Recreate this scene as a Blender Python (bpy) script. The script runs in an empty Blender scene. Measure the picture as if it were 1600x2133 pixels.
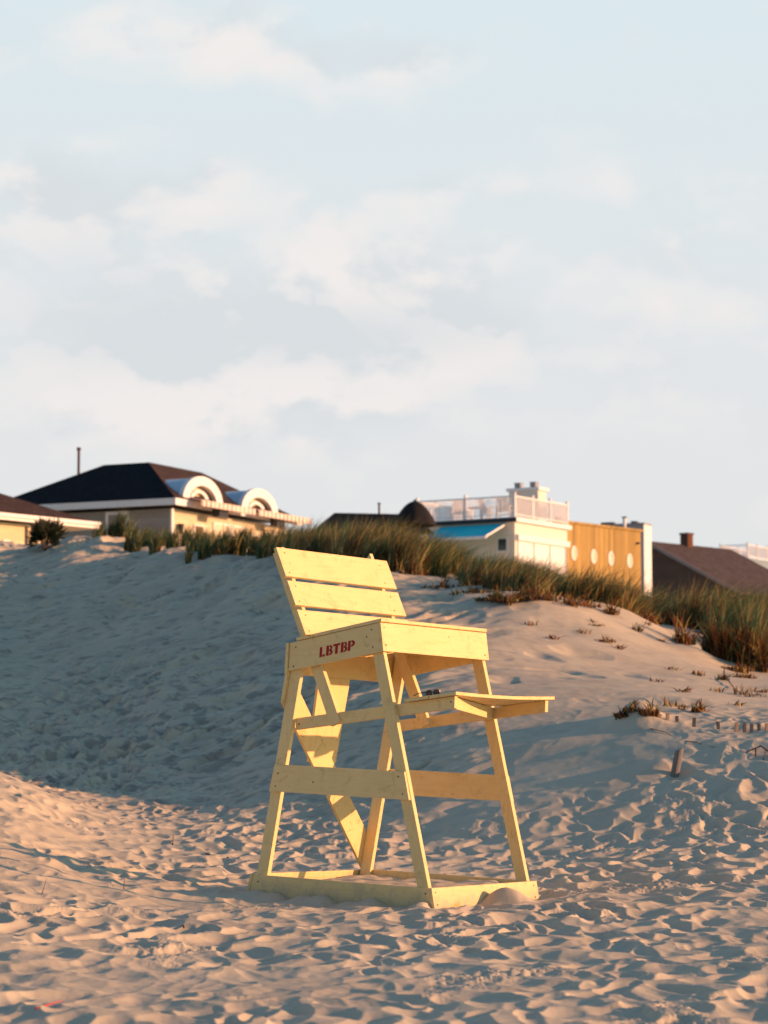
import bpy, bmesh, math, random
import numpy as np
from mathutils import Vector, Matrix

random.seed(7); RNG = np.random.default_rng(7)
SC = bpy.context.scene
COL = SC.collection
R = math.radians
EYE = 1.16                      # eye height above the beach
F = 4946.0                      # focal length in photo pixels (1600 wide)
PITCH = 0.0942

# ------------------------------------------------------------------ camera, sky, sun, exposure
cam_d = bpy.data.cameras.new("camera"); cam = bpy.data.objects.new("camera", cam_d); COL.objects.link(cam)
cam.location = (0, 0, EYE); cam.rotation_euler = (R(90) + PITCH, 0, 0)
cam_d.sensor_fit = 'HORIZONTAL'; cam_d.sensor_width = 24.0; cam_d.lens = F / 1600 * 24.0
cam_d.clip_start = 0.1; cam_d.clip_end = 5000
cam_d.dof.use_dof = True; cam_d.dof.focus_distance = 16.4; cam_d.dof.aperture_fstop = 3.2
SC.camera = cam

SUN_EL, SUN_AZ = R(11.0), R(-8)     # azimuth counted from +X towards +Y
w = bpy.data.worlds.new("World"); SC.world = w; w.use_nodes = True
nt = w.node_tree; nt.nodes.clear()


def N(tree, typ, **kw):
    n = tree.nodes.new(typ)
    for k, v in kw.items():
        if k.startswith('i_'):
            key = k[2:]
            n.inputs[int(key) if key.isdigit() else key.replace('_', ' ')].default_value = v
        else:
            setattr(n, k, v)
    return n


def math_n(tree, op, a, b=None, clamp=False):
    n = tree.nodes.new('ShaderNodeMath'); n.operation = op; n.use_clamp = clamp
    for i, v in enumerate((a, b)):
        if v is None: continue
        if hasattr(v, 'links') or hasattr(v, 'is_output'): tree.links.new(v, n.inputs[i])
        else: n.inputs[i].default_value = v
    return n.outputs[0]


def mixc(tree, fac, a, b, mode='MIX'):
    n = tree.nodes.new('ShaderNodeMix'); n.data_type = 'RGBA'; n.blend_type = mode
    for s, v in ((n.inputs[0], fac), (n.inputs[6], a), (n.inputs[7], b)):
        if hasattr(v, 'is_output'): tree.links.new(v, s)
        elif isinstance(v, (int, float)): s.default_value = v
        else: s.default_value = (*v[:3], 1)
    return n.outputs[2]


def ramp(tree, val, stops, interp='LINEAR'):
    n = tree.nodes.new('ShaderNodeValToRGB'); n.color_ramp.interpolation = interp
    cr = n.color_ramp
    while len(cr.elements) < len(stops): cr.elements.new(0.5)
    for e, (p, c) in zip(cr.elements, stops):
        e.position = p
        e.color = (c, c, c, 1) if isinstance(c, (int, float)) else (*c[:3], 1)
    tree.links.new(val, n.inputs[0])
    return n.outputs[0]


def mapr(tree, val, a, b, c, d, smooth=True):
    n = tree.nodes.new('ShaderNodeMapRange'); n.interpolation_type = 'SMOOTHSTEP' if smooth else 'LINEAR'
    tree.links.new(val, n.inputs[0])
    for i, v in enumerate((a, b, c, d)): n.inputs[i + 1].default_value = v
    return n.outputs[0]


out = N(nt, 'ShaderNodeOutputWorld'); bg = N(nt, 'ShaderNodeBackground', i_Strength=0.10)
sky = N(nt, 'ShaderNodeTexSky', sky_type='NISHITA', sun_disc=False, sun_elevation=SUN_EL, sun_rotation=R(90) - SUN_AZ,
        air_density=1.0, dust_density=1.2, ozone_density=1.5)
tc = N(nt, 'ShaderNodeTexCoord')
sx = N(nt, 'ShaderNodeSeparateXYZ'); nt.links.new(tc.outputs['Generated'], sx.inputs[0])
# tangent-plane direction (x/y , z/y) towards the north part of the sky where the clouds lie
ymax = math_n(nt, 'MAXIMUM', sx.outputs[1], 0.15)
u_ = math_n(nt, 'DIVIDE', sx.outputs[0], ymax); v_ = math_n(nt, 'DIVIDE', sx.outputs[2], ymax)
cv = N(nt, 'ShaderNodeCombineXYZ'); nt.links.new(u_, cv.inputs[0]); nt.links.new(v_, cv.inputs[1])
mp = N(nt, 'ShaderNodeMapping'); mp.inputs['Scale'].default_value = (1.0, 1.55, 1); nt.links.new(cv.outputs[0], mp.inputs[0])
n1 = N(nt, 'ShaderNodeTexNoise', i_Scale=11.0, i_Detail=8.0, i_Roughness=0.56, i_Distortion=0.15); nt.links.new(mp.outputs[0], n1.inputs[0])
n2 = N(nt, 'ShaderNodeTexNoise', i_Scale=22.0, i_Detail=9.0, i_Roughness=0.62, i_Distortion=0.2); nt.links.new(mp.outputs[0], n2.inputs[0])


def blob(cx, cy, rx, ry, amp):
    a = math_n(nt, 'DIVIDE', math_n(nt, 'SUBTRACT', u_, cx), rx); b = math_n(nt, 'DIVIDE', math_n(nt, 'SUBTRACT', v_, cy), ry)
    d = math_n(nt, 'ADD', math_n(nt, 'MULTIPLY', a, a), math_n(nt, 'MULTIPLY', b, b))
    e = math_n(nt, 'POWER', 2.718, math_n(nt, 'MULTIPLY', d, -1.0))
    return math_n(nt, 'MULTIPLY', e, amp)


cov = None
for bl in ((-.02, .185, .11, .040, .95), (-.125, .235, .055, .020, .8), (-.10, .30, .10, .022, .65), (-.06, .165, .14, .018, .5),
           (-.09, .135, .12, .018, .8), (.075, .235, .05, .010, .55), (-.01, .29, .06, .012, .5), (.30, .2, .1, .03, .8), (-.35, .2, .12, .05, .9)):
    b_ = blob(*bl); cov = b_ if cov is None else math_n(nt, 'ADD', cov, b_)
nn = math_n(nt, 'ADD', math_n(nt, 'MULTIPLY', n1.outputs[0], 0.68), math_n(nt, 'MULTIPLY', n2.outputs[0], 0.32))
dens = math_n(nt, 'ADD', nn, math_n(nt, 'MULTIPLY', cov, 0.30))
cmask = mapr(nt, dens, 0.50, 0.82, 0.0, 1.0)
# cloud brightness: grey undersides, warm lit tops (offset noise sample)
mp2 = N(nt, 'ShaderNodeMapping'); mp2.inputs['Scale'].default_value = (1.0, 1.55, 1); mp2.inputs['Location'].default_value = (-0.004, -0.024, 0)
nt.links.new(cv.outputs[0], mp2.inputs[0])
n3 = N(nt, 'ShaderNodeTexNoise', i_Scale=11.0, i_Detail=8.0, i_Roughness=0.56, i_Distortion=0.15); nt.links.new(mp2.outputs[0], n3.inputs[0])
shade = mapr(nt, math_n(nt, 'SUBTRACT', n1.outputs[0], n3.outputs[0]), -0.09, 0.05, 0.0, 1.0)
shade = math_n(nt, 'SUBTRACT', shade, math_n(nt, 'MULTIPLY', blob(-.035, .171, .085, .013, 1.0), 0.95), True)
shade = math_n(nt, 'SUBTRACT', shade, math_n(nt, 'MULTIPLY', blob(-.125, .185, .045, .03, 1.0), 0.7), True)
ccol = mixc(nt, shade, (4.85, 5.12, 5.32), (6.45, 6.05, 5.88))
# thin high veil that whitens the lower sky and clears towards the zenith
elev = sx.outputs[2]
veil = math_n(nt, 'MULTIPLY', mapr(nt, elev, 0.41, 0.60, 0.95, 0.04), mapr(nt, sx.outputs[1], -0.15, 0.75, 0.30, 1.0))
vcol = mixc(nt, mapr(nt, elev, 0.05, 0.40, 0, 1), (5.75, 5.68, 5.68), (5.10, 5.95, 6.22))
clear = mixc(nt, 1.0, sky.outputs[0], (.45, .96, 1.28), 'MULTIPLY')
vcol = mixc(nt, mapr(nt, sx.outputs[1], -0.5, 0.3, 1.0, 0.0), vcol, (6.2, 4.9, 3.4))      # warm glow added behind the camera to fill the shaded sides
base = mixc(nt, veil, clear, vcol)
cfade = math_n(nt, 'MULTIPLY', cmask, mapr(nt, elev, 0.45, 0.75, 0.85, 0.0))
skyc = mixc(nt, cfade, base, ccol)
nt.links.new(skyc, bg.inputs[0]); nt.links.new(bg.outputs[0], out.inputs[0])

sun_d = bpy.data.lights.new("sun", 'SUN'); sun = bpy.data.objects.new("sun", sun_d); COL.objects.link(sun)
sun_d.energy = 5.0; sun_d.angle = R(0.6); sun_d.color = (1.0, 0.475, 0.235)
sdir = Vector((math.cos(SUN_EL) * math.cos(SUN_AZ), math.cos(SUN_EL) * math.sin(SUN_AZ), math.sin(SUN_EL)))
sun.rotation_euler = sdir.to_track_quat('Z', 'Y').to_euler(); sun.location = (30, 10, 20)
SC.view_settings.view_transform = 'Standard'; SC.view_settings.look = 'None'
SC.view_settings.exposure = 0.5; SC.view_settings.gamma = 1.0
SC.cycles.max_bounces = 6; SC.cycles.transparent_max_bounces = 6

# ------------------------------------------------------------------ helpers
CP, SP = math.cos(PITCH), math.sin(PITCH)


def P(px, py, depth):
    """the world point that lies at this distance (metres along +Y) behind a place in the photograph"""
    xr, yr = (px - 800) / F, (1066.5 - py) / F
    y = CP - yr * SP; z = SP + yr * CP
    k = depth / y
    return Vector((xr * k, depth, EYE + z * k))


def tag(o, label=None, cat=None, group=None, kind=None):
    if label: o['label'] = label
    if cat: o['category'] = cat
    if group: o['group'] = group
    if kind: o['kind'] = kind
    return o


def empty(name, loc=(0, 0, 0), rot=(0, 0, 0), **kw):
    o = bpy.data.objects.new(name, None); COL.objects.link(o); o.location = loc; o.rotation_euler = rot
    o.empty_display_size = 0.2
    return tag(o, **kw)


class MB:
    """collects shapes, then links them as one mesh object"""
    def __init__(s): s.v = []; s.f = []; s.m = []
    def add(s, vs, fs, mi=0):
        n = len(s.v); s.v += [tuple(q) for q in vs]; s.f += [tuple(n + i for i in f) for f in fs]; s.m += [mi] * len(fs); return s
    def hexa(s, c, mi=0):
        return s.add(c, [(3, 2, 1, 0), (4, 5, 6, 7), (0, 1, 5, 4), (1, 2, 6, 5), (2, 3, 7, 6), (3, 0, 4, 7)], mi)
    def slab(s, quad, off, mi=0):
        q = [Vector(p) for p in quad]; o = Vector(off)
        return s.hexa(q + [p + o for p in q], mi)
    def box(s, x0, x1, y0, y1, z0, z1, mi=0):
        return s.hexa([(x0, y0, z0), (x1, y0, z0), (x1, y1, z0), (x0, y1, z0), (x0, y0, z1), (x1, y0, z1), (x1, y1, z1), (x0, y1, z1)], mi)
    def tube(s, pts, rad, n=8, mi=0, caps=True):
        pts = [Vector(p) for p in pts]; rs = rad if isinstance(rad, (list, tuple)) else [rad] * len(pts)
        vs = []
        for i, p in enumerate(pts):
            d = (pts[min(i + 1, len(pts) - 1)] - pts[max(i - 1, 0)]).normalized()
            a = d.orthogonal().normalized() if abs(d.z) > .9 else d.cross(Vector((0, 0, 1))).normalized(); b = d.cross(a)
            for k in range(n):
                t = 2 * math.pi * k / n; vs.append(p + (a * math.cos(t) + b * math.sin(t)) * rs[i])
        fs = []
        for i in range(len(pts) - 1):
            for k in range(n):
                fs.append((i * n + k, i * n + (k + 1) % n, (i + 1) * n + (k + 1) % n, (i + 1) * n + k))
        if caps:
            fs.append(tuple(range(n))[::-1]); fs.append(tuple((len(pts) - 1) * n + k for k in range(n)))
        return s.add(vs, fs, mi)
    def build(s, name, mats, parent=None, bevel=0, smooth=False, loc=None):
        me = bpy.data.meshes.new(name); me.from_pydata(s.v, [], s.f)
        mats = mats if isinstance(mats, (list, tuple)) else [mats]
        for m in mats: me.materials.append(m)
        me.polygons.foreach_set('material_index', s.m)
        bm = bmesh.new(); bm.from_mesh(me)
        bmesh.ops.recalc_face_normals(bm, faces=bm.faces)
        if bevel:
            bmesh.ops.bevel(bm, geom=[e for e in bm.edges if len(e.link_faces) == 2 and e.calc_face_angle(0) > .5], offset=bevel, segments=2, affect='EDGES', profile=.6)
        bm.to_mesh(me); bm.free()
        if smooth: me.polygons.foreach_set('use_smooth', [True] * len(me.polygons))
        o = bpy.data.objects.new(name, me); COL.objects.link(o)
        if parent: o.parent = parent
        if loc is not None: o.location = loc
        return o


def new_mat(name, rough=0.6, spec=0.3):
    m = bpy.data.materials.new(name); m.use_nodes = True; t = m.node_tree
    b = t.nodes['Principled BSDF']; b.inputs['Roughness'].default_value = rough; b.inputs['Specular IOR Level'].default_value = spec
    return m, t, b


def tex(t, typ='ShaderNodeTexNoise', coord='Object', scale=(1, 1, 1), **kw):
    c = N(t, 'ShaderNodeTexCoord'); mpn = N(t, 'ShaderNodeMapping'); mpn.inputs['Scale'].default_value = scale
    t.links.new(c.outputs[coord], mpn.inputs[0]); n = N(t, typ, **kw); t.links.new(mpn.outputs[0], n.inputs[0]); return n


def bump(t, b, h, strength=.3, dist=.01, prev=None):
    n = N(t, 'ShaderNodeBump', i_Strength=strength, i_Distance=dist); t.links.new(h, n.inputs['Height'])
    if prev is not None: t.links.new(prev, n.inputs['Normal'])
    t.links.new(n.outputs[0], b.inputs['Normal']); return n.outputs[0]


def mat_sand():
    m, t, b = new_mat('sand', .95, .15)
    a = tex(t, i_Scale=0.8, i_Detail=4.0); c = tex(t, i_Scale=420.0, i_Detail=2.0); d = tex(t, i_Scale=14.0, i_Detail=5.0, i_Roughness=.65)
    e = tex(t, i_Scale=60.0, i_Detail=4.0, i_Roughness=.7)
    col = mixc(t, ramp(t, a.outputs[0], [(.3, 0.), (.7, 1.)]), (.56, .485, .345), (.63, .55, .395))
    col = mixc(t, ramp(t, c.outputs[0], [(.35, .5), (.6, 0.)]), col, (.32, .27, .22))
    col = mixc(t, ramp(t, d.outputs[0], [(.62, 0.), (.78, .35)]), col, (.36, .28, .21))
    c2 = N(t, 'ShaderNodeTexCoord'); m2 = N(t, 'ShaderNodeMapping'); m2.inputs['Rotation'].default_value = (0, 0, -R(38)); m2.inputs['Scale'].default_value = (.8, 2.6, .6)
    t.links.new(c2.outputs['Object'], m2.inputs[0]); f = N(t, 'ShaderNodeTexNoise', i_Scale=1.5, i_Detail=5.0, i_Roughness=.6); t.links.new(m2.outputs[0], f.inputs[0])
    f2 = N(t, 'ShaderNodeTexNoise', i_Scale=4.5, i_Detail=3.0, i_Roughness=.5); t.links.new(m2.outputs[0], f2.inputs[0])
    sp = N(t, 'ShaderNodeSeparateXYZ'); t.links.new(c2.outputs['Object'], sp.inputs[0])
    zone = math_n(t, 'MULTIPLY', mapr(t, sp.outputs[1], 20, 30, .12, 1.0), mapr(t, sp.outputs[0], -1.5, 3.0, 1.0, .25))     # where footprint shade is painted into the sand colour, up the slope
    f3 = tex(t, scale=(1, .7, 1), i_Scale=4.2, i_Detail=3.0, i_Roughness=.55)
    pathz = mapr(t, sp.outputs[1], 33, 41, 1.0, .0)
    col = mixc(t, math_n(t, 'MULTIPLY', zone, ramp(t, f.outputs[0], [(.50, 0.), (.66, .42)])), col, (.25, .235, .21))  # oblique streaks: shade of slide prints mixed into the colour
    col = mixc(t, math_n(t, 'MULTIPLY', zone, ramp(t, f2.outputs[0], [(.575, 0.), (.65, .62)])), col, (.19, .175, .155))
    col = mixc(t, math_n(t, 'MULTIPLY', pathz, math_n(t, 'MULTIPLY', zone, ramp(t, f3.outputs[0], [(.52, 0.), (.62, .62)]))), col, (.19, .17, .15))  # dark pits on the path: shade of footprints put into the colour
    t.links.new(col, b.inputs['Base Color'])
    nb = bump(t, b, d.outputs[0], .25, .008); nb = bump(t, b, e.outputs[0], .3, .003, nb); bump(t, b, c.outputs[0], .25, .0016, nb)
    return m


def mat_paint(name, col=(.87, .66, .315), wear=1.0, along=(1, 1, 1)):
    """aged oil paint on sawn planks: grain, hairline cracks, chips and dirt"""
    m, t, b = new_mat(name, .62, .22)
    g = tex(t, scale=along, i_Scale=42.0, i_Detail=5.0, i_Roughness=.6, i_Distortion=.4)
    l = tex(t, i_Scale=4.0, i_Detail=5.0, i_Roughness=.65)
    ch = tex(t, scale=tuple(x * .5 + .5 for x in along), i_Scale=26.0, i_Detail=7.0, i_Roughness=.75)
    st = tex(t, i_Scale=9.0, i_Detail=4.0, i_Roughness=.7, i_Distortion=.6)
    c = mixc(t, ramp(t, l.outputs[0], [(.3, 0.), (.7, 1.)]), col, tuple(x * .92 for x in col))
    oi = N(t, 'ShaderNodeObjectInfo'); c = mixc(t, math_n(t, 'MULTIPLY', oi.outputs['Random'], .22), c, (col[0] * .90, col[1] * .82, col[2] * .62))
    c = mixc(t, ramp(t, g.outputs[0], [(.30, .45), (.5, 0.)]), c, (col[0] * .80, col[1] * .74, col[2] * .55))
    c = mixc(t, ramp(t, st.outputs[0], [(.56, 0.), (.74, .55 * wear)]), c, (.50, .33, .13))
    c = mixc(t, ramp(t, ch.outputs[0], [(.665, 0.), (.69, .85 * wear)]), c, (.16, .10, .05))
    bv = N(t, 'ShaderNodeBevel', samples=4, i_Radius=.007); ge = N(t, 'ShaderNodeNewGeometry'); vd = N(t, 'ShaderNodeVectorMath', operation='DOT_PRODUCT')
    t.links.new(bv.outputs[0], vd.inputs[0]); t.links.new(ge.outputs['Normal'], vd.inputs[1])
    edge = mapr(t, vd.outputs['Value'], .80, .985, 1.0, 0.0)
    worn = math_n(t, 'MULTIPLY', edge, ramp(t, ch.outputs[0], [(.50, 0.), (.57, .85)]))
    c = mixc(t, worn, c, (.17, .105, .05))
    tz = N(t, 'ShaderNodeTexCoord'); sz = N(t, 'ShaderNodeSeparateXYZ'); t.links.new(tz.outputs['Object'], sz.inputs[0])
    low = mapr(t, math_n(t, 'ADD', sz.outputs[2], math_n(t, 'MULTIPLY', math_n(t, 'SUBTRACT', st.outputs[0], .5), .35)), -.17, .02, .75, 0.0)     # sand and grime stuck low on the boards
    c = mixc(t, low, c, (.42, .36, .24))
    t.links.new(c, b.inputs['Base Color'])
    nb = bump(t, b, g.outputs[0], .45, .004); bump(t, b, ch.outputs[0], .15, .002, nb)
    return m


def mat_plain(name, col, rough=.7, var=.12, scale=3.0, stretch=(1, 1, 1), bumpd=0.0, spec=.25):
    m, t, b = new_mat(name, rough, spec)
    n = tex(t, scale=stretch, i_Scale=scale, i_Detail=6.0, i_Roughness=.65)
    c = mixc(t, ramp(t, n.outputs[0], [(.3, 0.), (.7, 1.)]), tuple(x * (1 - var) for x in col), tuple(min(1, x * (1 + var)) for x in col))
    t.links.new(c, b.inputs['Base Color'])
    if bumpd: bump(t, b, n.outputs[0], .5, bumpd)
    return m


def mat_siding(name, col, pitch=.16, vertical=False, var=.1, depth=.02):
    """lapped boards: a saw-tooth profile in the bump and board-to-board colour changes"""
    m, t, b = new_mat(name, .7, .2)
    c = N(t, 'ShaderNodeTexCoord'); s = N(t, 'ShaderNodeSeparateXYZ'); t.links.new(c.outputs['Object'], s.inputs[0])
    src = math_n(t, 'ADD', s.outputs[0], s.outputs[1]) if vertical else s.outputs[2]
    k = math_n(t, 'DIVIDE', src, pitch); fr = math_n(t, 'FRACT', k); fl = math_n(t, 'FLOOR', k)
    wn = N(t, 'ShaderNodeTexWhiteNoise', noise_dimensions='1D'); t.links.new(fl, wn.inputs['W'])
    n = tex(t, scale=(1, 1, .3) if vertical else (.3, .3, 1), i_Scale=5.0, i_Detail=6.0)
    cc = mixc(t, wn.outputs[0], tuple(x * (1 - var) for x in col), tuple(min(1, x * (1 + var)) for x in col))
    cc = mixc(t, ramp(t, n.outputs[0], [(.35, .35), (.65, 0.)]), cc, tuple(x * .72 for x in col))
    t.links.new(cc, b.inputs['Base Color']); bump(t, b, fr, .6, depth)
    return m


def mat_roof(name, col, pitch=.18):
    m, t, b = new_mat(name, .9, .1)
    br = tex(t, 'ShaderNodeTexBrick', i_Scale=1.0)
    br.inputs['Color1'].default_value = (*[x * .75 for x in col], 1); br.inputs['Color2'].default_value = (*[x * 1.25 for x in col], 1)
    br.inputs['Mortar'].default_value = (*[x * .4 for x in col], 1); br.inputs['Brick Width'].default_value = .35; br.inputs['Row Height'].default_value = pitch
    br.inputs['Mortar Size'].default_value = .012
    n = tex(t, i_Scale=30.0, i_Detail=4.0)
    c = mixc(t, ramp(t, n.outputs[0], [(.3, .4), (.7, 0.)]), br.outputs[0], tuple(x * .5 for x in col))
    t.links.new(c, b.inputs['Base Color']); bump(t, b, br.outputs[1], .4, .01)
    return m


def mat_leaf(name, col, trans=.45, var=.35):
    m = bpy.data.materials.new(name); m.use_nodes = True; t = m.node_tree; t.nodes.clear()
    o = N(t, 'ShaderNodeOutputMaterial'); mx = N(t, 'ShaderNodeMixShader', i_0=trans)
    d = N(t, 'ShaderNodeBsdfPrincipled', i_Roughness=.55); d.inputs['Specular IOR Level'].default_value = .3
    tr = N(t, 'ShaderNodeBsdfTranslucent')
    n = tex(t, i_Scale=2.3, i_Detail=3.0)
    c = mixc(t, ramp(t, n.outputs[0], [(.3, 0.), (.7, 1.)]), tuple(x * (1 - var) for x in col), tuple(x * (1 + var) for x in col))
    t.links.new(c, d.inputs['Base Color']); t.links.new(c, tr.inputs['Color'])
    t.links.new(d.outputs[0], mx.inputs[1]); t.links.new(tr.outputs[0], mx.inputs[2]); t.links.new(mx.outputs[0], o.inputs[0])
    return m


M = {}
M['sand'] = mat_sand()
M['paint_u'] = mat_paint('yellow_paint_across', along=(.12, 1, 1))
M['paint_v'] = mat_paint('yellow_paint_deep', along=(1, .12, 1))
M['paint_w'] = mat_paint('yellow_paint_upright', along=(1, 1, .12))
M['worn'] = mat_paint('worn_yellow_paint', wear=1.6, along=(1, 1, .2))
M['nail'] = mat_plain('rusty_nail', (.05, .035, .025), .6)
M['red'] = mat_plain('red_stencil_paint', (.38, .012, .012), .6, .25, 40)
M['bare'] = mat_plain('bare_splintered_wood', (.62, .38, .12), .8, .5, 30, (1, 1, .2))
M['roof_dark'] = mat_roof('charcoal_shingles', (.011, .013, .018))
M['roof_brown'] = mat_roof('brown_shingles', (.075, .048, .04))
M['roof_brown2'] = mat_roof('grey_brown_shingles', (.11, .085, .08))
M['white'] = mat_plain('white_trim', (.80, .78, .75), .5, .05, 4)
M['offwhite'] = mat_plain('off_white_plaster', (.74, .68, .58), .7, .06, 4)
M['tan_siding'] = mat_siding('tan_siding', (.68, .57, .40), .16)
M['cream_siding'] = mat_siding('cream_siding', (.70, .58, .36), .2)
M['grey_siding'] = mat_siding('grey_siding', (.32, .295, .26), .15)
M['wood_wall'] = mat_siding('golden_wood_boards', (.37, .245, .075), .22, True, .28)
M['brown_wall'] = mat_siding('brown_wall_boards', (.12, .075, .055), .2)
M['metal_blue'] = mat_plain('pale_metal_roof', (.46, .58, .66), .45, .08, 5)
M['glass'] = mat_plain('dark_window_glass', (.05, .055, .06), .08, .1, 1, spec=.6)
M['blind'] = mat_plain('pale_window_blind', (.70, .60, .45), .5, .06, 6)
M['door'] = mat_plain('brown_door', (.20, .12, .06), .5, .2, 6)
M['teal'] = mat_plain('teal_awning_cloth', (.01, .56, .66), .8, .08, 3)
M['black'] = mat_plain('black_canvas', (.012, .011, .012), .85, .3, 6)
M['pipe'] = mat_plain('rusty_pipe', (.09, .055, .045), .6, .3, 8)
M['steel'] = mat_plain('galvanised_steel', (.30, .30, .31), .45, .15, 8)
M['dark'] = mat_plain('dark_trim', (.03, .032, .04), .5)
M['grey'] = mat_plain('grey_cladding', (.34, .37, .44), .7, .1, 4)
M['rake'] = mat_plain('faded_rake_paint', (.30, .24, .21), .7, .1, 4)
M['slate'] = mat_plain('blue_grey_wall', (.22, .30, .36), .7, .1, 4)
M['stripe'] = mat_siding('striped_awning_cloth', (.60, .42, .36), .16, True, .45)
M['post'] = mat_plain('weathered_grey_wood', (.19, .17, .155), .85, .35, 14, (4, 4, .4), .004)
M['picket'] = mat_plain('old_picket_wood', (.26, .19, .14), .85, .35, 20, (4, 4, .4), .003)
M['twig'] = mat_plain('dry_twig_bark', (.13, .07, .04), .8, .3, 30)
M['straw_red'] = mat_plain('red_plastic', (.65, .05, .03), .35, .05, 5)
M['rubber'] = mat_plain('black_rubber', (.012, .012, .013), .45, .2, 10)
M['brass'] = mat_plain('gold_trim', (.75, .5, .18), .3, .1, 10)
M['g1'] = mat_leaf('beach_grass_green', (.060, .118, .052))
M['g2'] = mat_leaf('beach_grass_olive', (.115, .150, .056))
M['g3'] = mat_leaf('beach_grass_straw', (.56, .40, .13), .5)
M['g4'] = mat_leaf('beach_grass_rust', (.24, .085, .028), .4)
M['g5'] = mat_leaf('dead_grass_mat', (.030, .017, .010), .15)
M['bush'] = mat_leaf('dark_bush_leaf', (.028, .036, .016), .3)


# brick for the chimney
def mat_brick():
    m, t, b = new_mat('chimney_brick', .85, .1)
    br = tex(t, 'ShaderNodeTexBrick', i_Scale=1.0); br.inputs['Color1'].default_value = (.17, .062, .026, 1); br.inputs['Color2'].default_value = (.10, .038, .022, 1)
    br.inputs['Mortar'].default_value = (.12, .09, .075, 1); br.inputs['Brick Width'].default_value = .22; br.inputs['Row Height'].default_value = .08
    t.links.new(br.outputs[0], b.inputs['Base Color']); return m


M['brick'] = mat_brick()

# ------------------------------------------------------------------ terrain
PXS = np.array([-600, 0, 200, 400, 600, 800, 1000, 1200, 1400, 1600, 2200], float)
ROWS = [
    (-80, [-1.3] * 11), (0, [-1.2] * 11), (9.5, [-1.13, -1.13, -1.14, -1.15, -1.15, -1.15, -1.15, -1.15, -1.15, -1.15, -1.15]),
    (13, [-1.0, -1.07, -1.11, -1.14, -1.15, -1.15, -1.15, -1.15, -1.14, -1.13, -1.12]),
    (16, [-.78, -.94, -1.05, -1.12, -1.14, -1.15, -1.15, -1.13, -1.11, -1.08, -1.03]),
    (20, [-.35, -.66, -.92, -1.04, -1.08, -1.08, -1.05, -1.0, -.93, -.86, -.78]),
    (24, [.0, -.38, -.74, -.88, -.82, -.66, -.44, -.24, -.07, .01, .08]),
    (28, [.0, -.55, -.66, -.55, -.18, .20, .46, .47, .43, .37, .32]),
    (30, [.1, -.5, -.48, -.24, .15, .55, .75, .72, .64, .55, .47]),
    (33, [.5, -.22, -.08, .34, .78, 1.18, 1.22, 1.10, .92, .74, .60]),
    (38, [1.3, .74, .98, 1.48, 1.90, 2.22, 2.30, 2.02, 1.52, 1.06, .9]),
    (45, [2.5, 2.0, 2.35, 2.85, 3.32, 3.32, 2.85, 2.40, 2.05, 1.80, 1.6]),
    (50, [3.5, 3.20, 3.50, 3.95, 3.78, 3.30, 2.75, 2.35, 2.10, 1.90, 1.8]),
    (56, [4.5, 4.42, 4.70, 4.20, 3.50, 3.00, 2.50, 2.15, 1.75, 1.3, 1.1]),
    (62, [5.0, 4.95, 4.60, 3.90, 3.2, 2.80, 2.40, 2.1, 1.7, 1.3, 1.1]),
    (80, [3.2, 3.0, 3.0, 2.8, 2.6, 2.4, 2.2, 1.9, 1.6, 1.3, 1.1]),
    (150, [1.0] * 11), (400, [-1.0] * 11), (5000, [-1.0] * 11)]
RY = np.array([r[0] for r in ROWS], float); RZ = np.array([r[1] for r in ROWS], float)


def pchip_slopes(x, y):
    """monotone cubic slopes along axis 0"""
    h = np.diff(x); d = np.diff(y, axis=0) / h.reshape(-1, *([1] * (y.ndim - 1)))
    m = np.zeros_like(y); h0 = h[:-1].reshape(-1, *([1] * (y.ndim - 1))); h1 = h[1:].reshape(-1, *([1] * (y.ndim - 1)))
    w1 = 2 * h1 + h0; w2 = h1 + 2 * h0
    same = (d[:-1] * d[1:]) > 0
    with np.errstate(divide='ignore', invalid='ignore'):
        hm = (w1 + w2) / (w1 / d[:-1] + w2 / d[1:])
    m[1:-1] = np.where(same, hm, 0); m[0] = d[0]; m[-1] = d[-1]
    return m


def hermite(x, y0, m0, y1, m1, h, t):
    return (2 * t**3 - 3 * t**2 + 1) * y0 + (t**3 - 2 * t**2 + t) * h * m0 + (-2 * t**3 + 3 * t**2) * y1 + (t**3 - t**2) * h * m1


RM = pchip_slopes(RY, RZ)


def wdepth(y): return np.maximum(y, 6.0)


def noise2(x, y, seed=0):
    xi = np.floor(x).astype(np.int64); yi = np.floor(y).astype(np.int64); xf = x - xi; yf = y - yi

    def g(ix, iy):
        h = (ix * 374761393 + iy * 668265263 + seed * 1442695041) & 0xffffffff
        h = ((h ^ (h >> 13)) * 1274126177) & 0xffffffff
        a = (h ^ (h >> 16)) / 4294967296.0 * 2 * np.pi
        return np.cos(a), np.sin(a)
    u = xf * xf * xf * (xf * (xf * 6 - 15) + 10); v = yf * yf * yf * (yf * (yf * 6 - 15) + 10)
    r = 0
    for dx in (0, 1):
        for dy in (0, 1):
            gx, gy = g(xi + dx, yi + dy)
            r = r + (gx * (xf - dx) + gy * (yf - dy)) * (u if dx else 1 - u) * (v if dy else 1 - v)
    return r * 1.5


def hash2(ix, iy, s):
    h = (ix * 374761393 + iy * 668265263 + s * 974634777) & 0xffffffff
    h = ((h ^ (h >> 13)) * 1274126177) & 0xffffffff
    return (h ^ (h >> 16)) / 4294967296.0


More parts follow.
